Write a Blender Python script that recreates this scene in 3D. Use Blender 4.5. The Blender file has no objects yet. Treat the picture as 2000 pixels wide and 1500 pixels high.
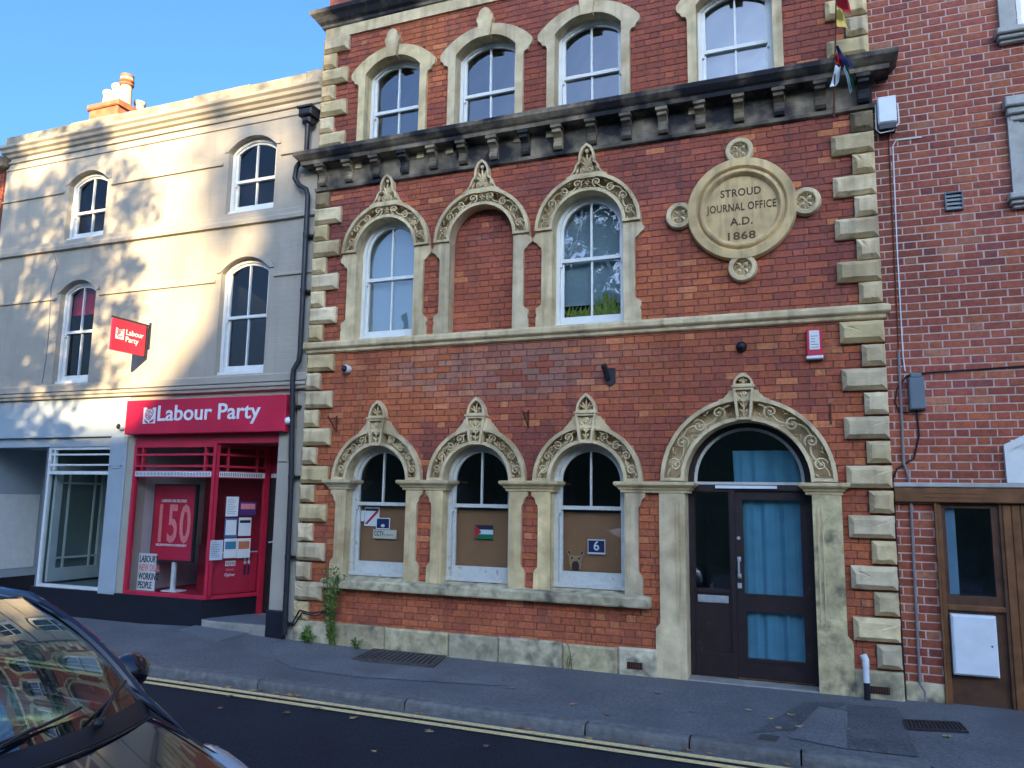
import bpy, bmesh, math, random
from mathutils import Vector, Matrix
from mathutils.geometry import delaunay_2d_cdt
random.seed(7)
PI = math.pi
S = bpy.context.scene
COL = S.collection
# ------------------------------------------------------------------ camera
RM = [[0.9314832625869328, -0.03842646305532991, -0.3617489992487341],
      [0.36345370773712354, 0.14067974505321748, 0.9209292109950143],
      [0.015502704684694443, -0.989309161116392, 0.1450070683747522]]
FOC = 1525.9984; CAM = Vector((0, -8.8, 1.81))
cd = bpy.data.cameras.new('camera'); cam = bpy.data.objects.new('camera', cd); COL.objects.link(cam)
cd.sensor_width = 36; cd.lens = FOC/2000*36; cd.clip_start = .05; cd.clip_end = 2000
m = Matrix.Identity(4)
for i in range(3):
    m[i][0] = RM[i][0]; m[i][1] = -RM[i][1]; m[i][2] = -RM[i][2]; m[i][3] = CAM[i]
cam.matrix_world = m
S.camera = cam
def ray(px, py):
    v = (px-1000, py-750, FOC)
    return Vector([sum(RM[i][j]*v[j] for j in range(3)) for i in range(3)])
def P(px, py, y=0.0):               # photo pixel -> (x, z) on the plane Y = y
    r = ray(px, py); t = (y-CAM.y)/r.y
    return CAM.x+r.x*t, CAM.z+r.z*t
def Gd(px, py, z=0.0):              # photo pixel -> (x, y) on the plane Z = z
    r = ray(px, py); t = (z-CAM.z)/r.z
    return CAM.x+r.x*t, CAM.y+r.y*t
# ------------------------------------------------------------------ light
SUN_AZ = math.radians(24); SUN_EL = math.radians(16)
S.render.engine = 'CYCLES'
w = bpy.data.worlds.new('World'); S.world = w; w.use_nodes = True
nt = w.node_tree; bg = nt.nodes['Background']
sky = nt.nodes.new('ShaderNodeTexSky'); sky.sky_type = 'NISHITA'; sky.sun_disc = False
sky.sun_elevation = SUN_EL; sky.sun_rotation = PI-SUN_AZ
sky.air_density = 1.0; sky.dust_density = 8.0; sky.ozone_density = 8.2; sky.altitude = 100
nt.links.new(sky.outputs[0], bg.inputs[0]); bg.inputs[1].default_value = 0.12
sd = bpy.data.lights.new('sun', 'SUN'); sd.energy = 3.7; sd.angle = math.radians(0.6); sd.color = (1, .75, .42)
sun = bpy.data.objects.new('sun', sd); COL.objects.link(sun); sun.location = (8, -20, 15)
sdir = Vector((math.sin(SUN_AZ)*math.cos(SUN_EL), -math.cos(SUN_AZ)*math.cos(SUN_EL), math.sin(SUN_EL)))
sun.rotation_euler = sdir.to_track_quat('Z', 'Y').to_euler()
S.view_settings.view_transform = 'Standard'; S.view_settings.look = 'None'
S.view_settings.gamma = 1; S.view_settings.exposure = 2.35; S.view_settings.use_curve_mapping = False
# ------------------------------------------------------------------ materials
MATS = {}
def mat(name, col, rough=.8, var=.15, nscale=6, bump=.0, bscale=60, spec=.3, metal=0, src=None, stain=None, coat=0, streak=0, var2=None, spots=None):
    """procedural Principled. src: 'obj' = object colour, 'attr' = colour attribute 'bc'. stain=(colour, scale, lo, hi)"""
    if name in MATS: return MATS[name]
    M = bpy.data.materials.new(name); M.use_nodes = True; MATS[name] = M
    n = M.node_tree.nodes; L = M.node_tree.links; b = n['Principled BSDF']
    b.inputs['Roughness'].default_value = rough; b.inputs['Metallic'].default_value = metal
    b.inputs['Specular IOR Level'].default_value = spec; b.inputs['Coat Weight'].default_value = coat
    b.inputs['Coat Roughness'].default_value = .03
    tc = n.new('ShaderNodeTexCoord'); geo = n.new('ShaderNodeNewGeometry')
    pos = geo.outputs['Position']
    def noise(sc, det=4, stretch=None):
        t = n.new('ShaderNodeTexNoise'); t.inputs['Scale'].default_value = sc; t.inputs['Detail'].default_value = det
        if stretch:
            mp = n.new('ShaderNodeMapping'); mp.inputs['Scale'].default_value = stretch
            L.new(pos, mp.inputs[0]); L.new(mp.outputs[0], t.inputs[0])
        else: L.new(pos, t.inputs[0])
        return t.outputs['Fac']
    def mix(kind, f, a, bb):
        x = n.new('ShaderNodeMix'); x.data_type = 'RGBA'; x.blend_type = kind
        for s, v in ((0, f), (6, a), (7, bb)):
            if hasattr(v, 'links') or hasattr(v, 'is_linked'): L.new(v, x.inputs[s])
            elif isinstance(v, (int, float)): x.inputs[s].default_value = v
            else: x.inputs[s].default_value = (*v[:3], 1)
        return x.outputs[2]
    def ramp(f, lo, hi, a=0, c=1):
        r = n.new('ShaderNodeMapRange'); L.new(f, r.inputs[0])
        r.inputs[1].default_value = lo; r.inputs[2].default_value = hi; r.inputs[3].default_value = a; r.inputs[4].default_value = c
        return r.outputs[0]
    if src == 'obj':
        o = n.new('ShaderNodeObjectInfo'); c = mix('MULTIPLY', 1.0, o.outputs['Color'], col)
    elif src == 'attr':
        o = n.new('ShaderNodeAttribute'); o.attribute_name = 'bc'; c = mix('MULTIPLY', 1.0, o.outputs['Color'], col)
    else:
        c = mix('MIX', 0.0, col, col)
    if var:
        g = ramp(noise(nscale, 6), .3, .7, 1-var, 1+var)
        cb = n.new('ShaderNodeCombineColor')
        for k in range(3): L.new(g, cb.inputs[k])
        c = mix('MULTIPLY', 1.0, c, cb.outputs[0])
    if var2:
        g = ramp(noise(var2[1], 5), .32, .68, 1-var2[0], 1+var2[0]); cb = n.new('ShaderNodeCombineColor')
        for k in range(3): L.new(g, cb.inputs[k])
        c = mix('MULTIPLY', 1.0, c, cb.outputs[0])
    if stain:
        sc_, s_, lo, hi = stain
        c = mix('MIX', ramp(noise(s_, 8), lo, hi), c, sc_)
    if spots:
        v_ = n.new('ShaderNodeTexVoronoi'); v_.inputs['Scale'].default_value = spots[1]; L.new(pos, v_.inputs['Vector'])
        c = mix('MIX', ramp(v_.outputs['Distance'], spots[2], spots[2]*.6, 0, .7), c, spots[0])
    if streak:
        c = mix('MIX', ramp(noise(1.0, 6, (9, 9, .7)), .52, .75, 0, streak), c, (.06, .05, .045) if src else tuple(v*.25 for v in col[:3]))
    L.new(c, b.inputs['Base Color'])
    if bump:
        bn = n.new('ShaderNodeBump'); bn.inputs['Strength'].default_value = bump; bn.inputs['Distance'].default_value = .01
        L.new(noise(bscale, 5), bn.inputs['Height']); L.new(bn.outputs[0], b.inputs['Normal'])
    return M
def glass_mat(name, tint=(.8, .9, .95), refl=.14, rough=.0, wav=.0):
    M = bpy.data.materials.new(name); M.use_nodes = True; MATS[name] = M
    n = M.node_tree.nodes; L = M.node_tree.links; n.remove(n['Principled BSDF']); out = n['Material Output']
    t = n.new('ShaderNodeBsdfTransparent'); t.inputs[0].default_value = (*tint, 1)
    g = n.new('ShaderNodeBsdfGlossy'); g.inputs['Roughness'].default_value = rough; g.inputs[0].default_value = (1, 1, 1, 1)
    fr = n.new('ShaderNodeLayerWeight'); fr.inputs[0].default_value = .5
    pw = n.new('ShaderNodeMath'); pw.operation = 'POWER'; pw.inputs[1].default_value = 5; L.new(fr.outputs['Facing'], pw.inputs[0])
    mr = n.new('ShaderNodeMapRange'); mr.inputs[1].default_value = 0; mr.inputs[2].default_value = 1; mr.inputs[3].default_value = refl; mr.inputs[4].default_value = 1
    L.new(pw.outputs[0], mr.inputs[0])
    mx = n.new('ShaderNodeMixShader'); L.new(mr.outputs[0], mx.inputs[0]); L.new(t.outputs[0], mx.inputs[1]); L.new(g.outputs[0], mx.inputs[2])
    if wav:
        ns = n.new('ShaderNodeTexNoise'); ns.inputs['Scale'].default_value = 2.2; ge = n.new('ShaderNodeNewGeometry'); L.new(ge.outputs['Position'], ns.inputs[0])
        bn = n.new('ShaderNodeBump'); bn.inputs['Strength'].default_value = wav; bn.inputs['Distance'].default_value = .02
        L.new(ns.outputs[0], bn.inputs['Height']); L.new(bn.outputs[0], g.inputs['Normal'])
    L.new(mx.outputs[0], out.inputs[0])
    return M
BRK_O = mat('brick_piece', (1, 1, 1), .85, .22, 28, .5, 90, .2, src='obj', stain=((.42, .36, .33), 3.0, .70, .95), streak=.45, var2=(.17, .8))
BRK_A = mat('brick_mass', (1, 1, 1), .85, .22, 28, .5, 90, .2, src='attr', stain=((.42, .36, .33), 3.0, .70, .95), streak=.45, var2=(.17, .8))
MORT_D = mat('dark_mortar', (.115, .07, .058), .95, .3, 12, .3, 120, stain=((.36, .32, .29), 2.5, .62, .8))
MORT_L = mat('pale_mortar', (.52, .39, .34), .95, .2, 15, .4, 120)
STONE = mat('buff_limestone', (.62, .49, .285), .9, .16, 7, .4, 45, .2, src='obj', stain=((.36, .25, .125), 3.0, .48, .80), streak=.45, var2=(.14, 1.7))
STONE_B = mat('weathered_limestone', (.45, .385, .24), .92, .3, 9, 1.0, 16, .2, src='obj', stain=((.13, .115, .085), 6, .50, .72), var2=(.2, 1.5))
SOOT = mat('sooty_stone', (.24, .195, .135), .92, .35, 7, .6, 40, .2, src='obj', stain=((.024, .024, .028), 2.3, .40, .60), streak=.5)
SOOT2 = mat('half_sooty_stone', (.26, .21, .14), .92, .3, 5, .5, 40, .2, src='obj', stain=((.03, .03, .034), 2.6, .42, .62))
CREAM = mat('cream_masonry_paint', (.37, .335, .27), .8, .06, 2.5, .25, 30, .25, stain=((.29, .265, .22), 2.0, .60, .85))
GREYP = mat('grey_blue_paint', (.33, .39, .42), .55, .05, 4, .08, 40, .35)
WHITEP = mat('white_gloss_paint', (.68, .69, .65), .4, .06, 9, .1, 50, .4)
WHITEW = mat('worn_white_paint', (.50, .51, .465), .6, .12, 14, .4, 60, .3, stain=((.33, .30, .26), 14, .60, .72))
REDP = mat('red_gloss_paint', (.50, .02, .05), .4, .1, 5, .05, 40, .4)
REDS = mat('red_sign_face', (.50, .012, .045), .42, .1, 3, 0, 40, .4, var2=(.1, 1.2))
REDIN = mat('red_display_board', (.42, .012, .035), .6, .15, 3)
BLACKP = mat('black_gloss_paint', (.012, .012, .018), .4, .2, 6, .15, 20, .4)
IRON = mat('black_iron', (.018, .019, .023), .45, .3, 30, .2, 80, .4)
RUST = mat('rusty_iron', (.10, .035, .02), .8, .4, 30, .3, 80, .3)
DARKWOOD = mat('dark_stained_door', (.018, .010, .011), .5, .35, 9, .15, 40, .4, stain=((.06, .036, .028), 9, .64, .8))
OAK = mat('brown_timber', (.17, .072, .026), .6, .3, 8, .25, 60, .3, streak=.5)
OAKD = mat('dark_brown_timber', (.085, .038, .02), .6, .3, 8, .25, 60, .3)
WHITEPL = mat('white_plastic', (.68, .72, .73), .4, .05, 8, 0, 40, .4)
GREYPL = mat('grey_plastic', (.13, .16, .18), .5, .1, 8)
DKPL = mat('black_plastic', (.015, .015, .018), .4, .1, 8)
ROADM = mat('fresh_dark_asphalt', (.010, .015, .024), .75, .6, 50, 1.0, 90, .3, var2=(.22, 1.8), spots=((.06, .062, .065), 9, .06), stain=((.014, .019, .028), 1.2, .5, .8))
PAVM = mat('pavement_asphalt', (.135, .138, .14), .85, .34, 45, .8, 90, .25, var2=(.17, 1.1), spots=((.23, .23, .22), 4.5, .075), stain=((.10, .103, .108), .9, .45, .75))
PATCH_D = mat('dark_tarmac_patch', (.085, .09, .094), .8, .4, 45, .8, 90, .3, var2=(.2, 2), stain=((.125, .128, .13), 3, .55, .7))
PATCH_L = mat('pale_tarmac_patch', (.15, .153, .156), .85, .34, 45, .8, 90, .25, var2=(.17, 1.1), stain=((.12, .122, .126), 2.5, .5, .7))
KERBM = mat('kerb_stone_grey', (.155, .153, .145), .85, .25, 14, .6, 70, .25, src='obj', stain=((.10, .10, .095), 9, .5, .8))
YELLOW = mat('faded_yellow_paint', (.74, .56, .25), .8, .18, 30, .4, 160, .25, stain=((.12, .11, .09), 22, .60, .74))
CONC = mat('worn_concrete', (.27, .255, .22), .9, .2, 8, .5, 50, .2, stain=((.13, .125, .11), 4, .5, .8))
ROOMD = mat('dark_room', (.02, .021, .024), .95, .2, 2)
BOARD = mat('brown_hardboard', (.25, .125, .058), .75, .12, 2.0, .1, 90, .25)
PAPER = mat('white_paper', (.66, .67, .66), .8, .04, 8)
INK = mat('black_ink', (.02, .02, .03), .8, 0)
BLIND = mat('pale_blue_blind', (.26, .31, .33), .85, .08, 1.5)
CURT = mat('pale_blue_curtain', (.17, .28, .36), .85, .1, 6)
LETTER = mat('brown_incised_letter', (.10, .065, .035), .9, .2, 12)
LEAF = mat('green_leaf', (.09, .13, .03), .6, .35, 9, src='obj')
LEAFD = mat('tree_leaf', (.05, .09, .02), .6, .35, 3)
BARK = mat('tree_bark', (.09, .07, .05), .9, .3, 9, .6, 20)
DRYLEAF = mat('dry_leaf', (.30, .20, .10), .8, .3, 20, src='obj')
POT = mat('buff_clay_pot', (.55, .46, .30), .8, .15, 6, .2, 40)
TERRA = mat('red_clay', (.36, .14, .07), .85, .25, 8, .3, 50)
GLASS = glass_mat('sash_glass', (.75, .85, .88), .17, 0, .30)
GLASS_D = glass_mat('old_sash_glass', (.88, .92, .94), .05, 0, .15)
GLASS_S = glass_mat('shop_glass', (.95, .97, .97), .025, 0, .02)
CARGLASS = glass_mat('windscreen_glass', (.55, .72, .68), .19, 0, 0)
GLASS_T = glass_mat('sky_tinted_door_glass', (.62, .86, .90), .09, 0, .10)  # teal tint puts the sky's reflection into the glass colour
CARP = mat('black_car_paint', (.004, .005, .011), .16, 0, 3, 0, 40, .5, coat=1.0)
TYRE = mat('tyre_rubber', (.016, .016, .017), .85, .2, 20, .3, 60)
ALLOY = mat('alloy_wheel', (.45, .46, .48), .35, .05, 8, metal=.8)
LAMPM = mat('headlamp_lens', (.28, .31, .33), .12, .05, 8, spec=.6, coat=1.0)
SEATM = mat('beige_seat_fabric', (.22, .20, .15), .9, .15, 20)
STEEL = mat('brushed_steel', (.55, .57, .58), .35, .1, 20, metal=.6)
BLUE = mat('navy_blue', (.012, .02, .075), .6, .05)
GREENF = mat('flag_green', (.0, .16, .06), .7, .05)
REDF = mat('flag_red', (.45, .02, .03), .7, .1)
YELF = mat('flag_yellow', (.62, .45, .10), .7, .1)
WHITEF = mat('flag_white', (.6, .66, .68), .7, .05)
PALER = mat('pale_red_print', (.75, .22, .22), .7, .1, 30)
TEAL = mat('teal_print', (.05, .2, .28), .7, .1)
# ------------------------------------------------------------------ mesh helpers
class MB:
    def __init__(s): s.v = []; s.f = []; s.c = []
    def quad(s, *p):
        i = len(s.v); s.v += [tuple(q) for q in p]; s.f.append(tuple(range(i, i+len(p)))); return s
    def box(s, x0, x1, y0, y1, z0, z1):
        i = len(s.v)
        s.v += [(x0, y0, z0), (x1, y0, z0), (x1, y1, z0), (x0, y1, z0), (x0, y0, z1), (x1, y0, z1), (x1, y1, z1), (x0, y1, z1)]
        s.f += [tuple(i+k for k in q) for q in ((3, 2, 1, 0), (4, 5, 6, 7), (0, 1, 5, 4), (1, 2, 6, 5), (2, 3, 7, 6), (3, 0, 4, 7))]
        return s
    def cbox(s, x0, x1, y0, y1, z0, z1, c=.006):          # box with a chamfered front (front is -y)
        i = len(s.v)
        for (a, yy) in ((0, y1), (0, y0+c), (c, y0)):
            s.v += [(x0+a, yy, z0+a), (x1-a, yy, z0+a), (x1-a, yy, z1-a), (x0+a, yy, z1-a)]
        s.f.append((i+8, i+9, i+10, i+11)); s.f.append((i+3, i+2, i+1, i))
        for r in (0, 4):
            for k in range(4):
                a, b2 = i+r+k, i+r+(k+1) % 4
                s.f.append((a, b2, b2+4, a+4))
        return s
    def plate(s, outer, holes=(), y0=0.0, y1=.1, back=False):
        """2D polygon (x,z) with holes, front at y0, sides to y1"""
        loops = [outer]+list(holes); pts = []; ed = []
        for lp in loops:
            i = len(pts); pts += [Vector(q) for q in lp]; ed += [(i+k, i+(k+1) % len(lp)) for k in range(len(lp))]
        r = delaunay_2d_cdt(pts, ed, [], 0, 1e-5)
        V, Fc = r[0], r[2]
        def inside(p, lp):
            c = False; j = len(lp)-1
            for i2 in range(len(lp)):
                a, b2 = lp[i2], lp[j]
                if (a[1] > p[1]) != (b2[1] > p[1]) and p[0] < (b2[0]-a[0])*(p[1]-a[1])/(b2[1]-a[1])+a[0]: c = not c
                j = i2
            return c
        base = len(s.v); s.v += [(q[0], y0, q[1]) for q in V]
        bb = len(s.v)
        if back: s.v += [(q[0], y1, q[1]) for q in V]
        for t in Fc:
            c = [sum(V[k][d] for k in t)/3 for d in (0, 1)]
            if not inside(c, outer) or any(inside(c, h) for h in holes): continue
            ar = (V[t[1]][0]-V[t[0]][0])*(V[t[2]][1]-V[t[0]][1])-(V[t[1]][1]-V[t[0]][1])*(V[t[2]][0]-V[t[0]][0])
            if abs(ar) < 1e-10: continue
            if ar < 0: t = tuple(reversed(t))
            s.f.append(tuple(base+k for k in t))
            if back: s.f.append(tuple(bb+k for k in reversed(t)))
        for li, lp in enumerate(loops):
            ar = sum(lp[k][0]*lp[(k+1) % len(lp)][1]-lp[(k+1) % len(lp)][0]*lp[k][1] for k in range(len(lp)))
            q = lp if (ar > 0) == (li == 0) else list(reversed(lp))
            i = len(s.v)
            for a in q: s.v += [(a[0], y0, a[1]), (a[0], y1, a[1])]
            n_ = len(q)
            for k in range(n_):
                a, b2 = i+2*k, i+2*((k+1) % n_)
                s.f.append((b2, a, a+1, b2+1))
        return s
    def tube(s, pts, r, n=6, closed=False, cap=True):
        pts = [Vector(p) for p in pts]; N = len(pts); i0 = len(s.v); up = None
        for k, p in enumerate(pts):
            a = pts[k-1] if (k > 0 or closed) else p; b2 = pts[(k+1) % N] if (k < N-1 or closed) else p
            t = (b2-a).normalized() if (b2-a).length > 1e-9 else Vector((0, 0, 1))
            if up is None: up = t.orthogonal().normalized()
            u = (up-t*up.dot(t)); u = u.normalized() if u.length > 1e-6 else t.orthogonal().normalized(); up = u; w_ = t.cross(u)
            rr = r[k] if isinstance(r, (list, tuple)) else r
            for j in range(n):
                an = 2*PI*j/n; s.v.append(tuple(p+u*(rr*math.cos(an))+w_*(rr*math.sin(an))))
        for k in range(N if closed else N-1):
            for j in range(n):
                a = i0+k*n+j; b2 = i0+k*n+(j+1) % n; c = i0+((k+1) % N)*n
                s.f.append((a, b2, c+(j+1) % n, c+j))
        if cap and not closed:
            s.f.append(tuple(i0+j for j in reversed(range(n)))); s.f.append(tuple(i0+(N-1)*n+j for j in range(n)))
        return s
    def lathe(s, prof, o, axis='z', n=20, a0=0, a1=2*PI):
        """prof: (radius, height) list revolved about the axis through o; axis 'y' has height toward -y"""
        i0 = len(s.v); full = abs(a1-a0-2*PI) < 1e-6; m_ = n if full else n+1
        for (r, h) in prof:
            for j in range(m_):
                a = a0+(a1-a0)*j/n; c, d = r*math.cos(a), r*math.sin(a)
                if axis == 'z': s.v.append((o[0]+c, o[1]+d, o[2]+h))
                elif axis == 'y': s.v.append((o[0]+c, o[1]-h, o[2]+d))
                else: s.v.append((o[0]+h, o[1]+c, o[2]+d))
        for k in range(len(prof)-1):
            for j in range(n if not full else m_):
                j2 = (j+1) % m_ if full else j+1
                a, b2 = i0+k*m_+j, i0+k*m_+j2
                s.f.append((a, b2, b2+m_, a+m_))
        return s
    def sphere(s, o, r, n=10, sx=1, sy=1, sz=1):
        i0 = len(s.v)
        for k in range(n//2+1):
            ph = PI*k/(n//2)
            for j in range(n):
                a = 2*PI*j/n; s.v.append((o[0]+sx*r*math.sin(ph)*math.cos(a), o[1]+sy*r*math.sin(ph)*math.sin(a), o[2]+sz*r*math.cos(ph)))
        for k in range(n//2):
            for j in range(n):
                a, b2 = i0+k*n+j, i0+k*n+(j+1) % n; s.f.append((a, a+n, b2+n, b2))
        return s
    def profile(s, prof, xl, xr, yb=.1, ends=True):
        """moulding: prof = list of (projection, z); runs along x with mitred returns at both ends back to y=yb"""
        i = len(s.v)
        for (p, z) in prof:
            e = p if ends else 0
            s.v += [(xl-e, yb, z), (xl-e, -p, z), (xr+e, -p, z), (xr+e, yb, z)]
        for k in range(len(prof)-1):
            for j in range(3):
                a = i+4*k+j; s.f.append((a, a+1, a+5, a+4))
        t = i+4*(len(prof)-1); s.f.append((t, t+1, t+2, t+3)); s.f.append((i+3, i+2, i+1, i))
        return s
    def build(s, name, M, parent=None, smooth=False, origin=None, fix=False):
        me = bpy.data.meshes.new(name)
        o3 = Vector(origin) if origin is not None else (root_loc(parent) if parent else Vector((0, 0, 0)))
        me.from_pydata([tuple(Vector(q)-o3) for q in s.v], [], s.f)
        if fix:
            bm = bmesh.new(); bm.from_mesh(me); bmesh.ops.remove_doubles(bm, verts=bm.verts, dist=1e-5); bmesh.ops.recalc_face_normals(bm, faces=bm.faces); bm.to_mesh(me); bm.free()
        if smooth:
            me.shade_smooth()
            try: me.set_sharp_from_angle(angle=math.radians(40))
            except Exception: pass
        if M: me.materials.append(M)
        ob = bpy.data.objects.new(name, me); COL.objects.link(ob)
        if parent: ob.parent = parent
        if origin is not None and not parent: ob.location = origin
        elif origin is not None: ob.location = Vector(origin)-root_loc(parent)
        return ob
def root_loc(o):
    v = Vector((0, 0, 0))
    while o: v = v+o.location; o = o.parent
    return v
def tag(o, label, cat, group=None):
    o['label'] = label; o['category'] = cat
    if group: o['group'] = group
    return o
def thing(name, label, cat, loc, group=None):
    o = bpy.data.objects.new(name, None); COL.objects.link(o); o.location = loc; o.empty_display_size = .2
    return tag(o, label, cat, group)
def structure(o): o['kind'] = 'structure'; return o
def place(me, name, parent, loc, col=None):       # another object that shares a mesh
    o = bpy.data.objects.new(name, me); COL.objects.link(o); o.parent = parent; o.location = Vector(loc)-root_loc(parent)
    if col: o.color = (*col, 1)
    return o
def text_mesh(txt, size, extrude=.002, bold=0.0, align='CENTER', sx=1.0, space=1.0):
    c = bpy.data.curves.new('t', 'FONT'); c.body = txt; c.size = size; c.extrude = extrude; c.offset = bold; c.align_x = align; c.space_character = space; c.resolution_u = 3
    o = bpy.data.objects.new('t', c); COL.objects.link(o)
    dg = bpy.context.evaluated_depsgraph_get(); dg.update()
    me = bpy.data.meshes.new_from_object(o.evaluated_get(dg))
    bpy.data.objects.remove(o); bpy.data.curves.remove(c)
    for v in me.vertices: v.co = Vector((v.co.x*sx, -v.co.z, v.co.y))
    return me
def text(name, txt, parent, loc, size, M, extrude=.002, bold=0.0, align='CENTER', sx=1.0, space=1.0, rotz=0):
    me = text_mesh(txt, size, extrude, bold, align, sx, space); me.materials.clear(); me.materials.append(M)
    o = place(me, name, parent, loc) if parent else None
    o.rotation_euler.z = rotz
    return o
def arc(xc, zc, r, a0, a1, n):
    return [(xc+r*math.cos(a0+(a1-a0)*k/n), zc+r*math.sin(a0+(a1-a0)*k/n)) for k in range(n+1)]
def seg_top(xc, hw, zs, rise):
    if rise >= hw-1e-6:
        return lambda x: zs+math.sqrt(max(0, hw*hw-(x-xc)**2))*(rise/hw)
    R = (hw*hw+rise*rise)/(2*rise); c = zs+rise-R
    return lambda x: c+math.sqrt(max(0, R*R-(x-xc)**2))
def under(top, xa, xb, za, zb=99, n=14):           # polygon below a curve
    pts = [(xa, za), (xb, za)]
    for k in range(n+1):
        u = k/n; x = (xa+xb)/2+(xb-xa)/2*math.cos(PI*u); z = min(top(x), zb)
        if z > za+1e-4: pts.append((x, z))
    out = []
    for q in pts:
        if not out or (abs(q[0]-out[-1][0])+abs(q[1]-out[-1][1])) > 1e-4: out.append(q)
    return out
# ------------------------------------------------------------------ shared builders
def sash_window(root, xc, hw, z0, zs, rise, y, zm, M, G, low_bar=True, fr=.05, brail=.09, horns=True):
    top = seg_top(xc, hw, zs, rise); semi = rise >= hw-1e-6
    def off(d): return seg_top(xc, hw-d, zs, hw-d) if semi else (lambda x: top(x)-d)
    ti = off(fr); xl, xr = xc-hw+fr, xc+hw-fr
    fm = MB().plate(under(top, xc-hw, xc+hw, z0, n=22), [under(ti, xl, xr, z0+.045, n=22)], y, y+.10)
    fm.box(xc-hw-.0, xc+hw+.0, y-.035, y+.0, z0-.0, z0+.04)
    win = fm.build('window', M, root)
    st = .038; ts = off(fr+st); yu = y+.022; yl = y+.05
    h1 = under(ts, xl+st, xc-.011, zm+.022); h2 = under(ts, xc+.011, xr-st, zm+.022)
    MB().plate(under(ti, xl, xr, zm-.022, n=22), [h1, h2], yu, yu+.035).build('upper_sash', M, win)
    lo = [(xl, z0+.045), (xr, z0+.045), (xr, zm+.018), (xl, zm+.018)]
    zb = z0+.045+brail
    if low_bar: hl = [[(xl+st, zb), (xc-.011, zb), (xc-.011, zm-.018), (xl+st, zm-.018)], [(xc+.011, zb), (xr-st, zb), (xr-st, zm-.018), (xc+.011, zm-.018)]]
    else: hl = [[(xl+st, zb), (xr-st, zb), (xr-st, zm-.018), (xl+st, zm-.018)]]
    lm = MB().plate(lo, hl, yl, yl+.035)
    if horns:
        for sx in (xl+.012, xr-.012): lm.box(sx-.012, sx+.012, yu-.004, yl, zm-.075, zm-.022)
    lm.build('lower_sash', M, win)
    for hp, yy in [(h1, yu+.018), (h2, yu+.018)]+[(q, yl+.018) for q in hl]:
        MB().plate(hp, [], yy, yy+.004).build('pane', G, win)
    return win
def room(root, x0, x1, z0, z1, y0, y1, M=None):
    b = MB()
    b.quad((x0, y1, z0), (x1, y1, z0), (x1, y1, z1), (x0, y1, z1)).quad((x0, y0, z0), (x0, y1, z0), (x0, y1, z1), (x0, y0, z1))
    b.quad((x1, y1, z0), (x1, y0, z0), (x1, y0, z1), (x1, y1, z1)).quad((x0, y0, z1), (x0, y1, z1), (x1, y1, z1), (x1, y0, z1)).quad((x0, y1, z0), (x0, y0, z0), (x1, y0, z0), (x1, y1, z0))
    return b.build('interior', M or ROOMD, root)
def subtract(iv, cuts):
    for (a, b) in cuts:
        out = []
        for (p, q) in iv:
            if b <= p or a >= q: out.append((p, q)); continue
            if a > p: out.append((p, a))
            if b < q: out.append((b, q))
        iv = out
    return iv
def brick_layout(xa, xb, z0, z1, pitch, Ls, Hs, jt, cuts, rnd):
    bricks, strips = [], []
    k = 0; z = z0
    while z < z1-.01:
        zt = min(z+pitch, z1); iv = subtract([(xa, xb)], cuts((z+zt)/2))
        strips += [(p, q, z, zt) for p, q in iv]
        x = xa-(0 if k % 2 else (Ls+Hs+2*jt)/2)-rnd.uniform(0, .012); st = True
        while x < xb:
            ln = Ls if st else Hs
            for (p, q) in iv:
                a, b = max(x, p), min(x+ln, q)
                if b-a > .025: bricks.append((a, b, z+jt/2, zt-jt/2, abs(b-a-ln) < 1e-6, st))
            x += ln+jt+rnd.uniform(-.002, .002); st = not st
        z += pitch; k += 1
    return bricks, strips
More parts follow.
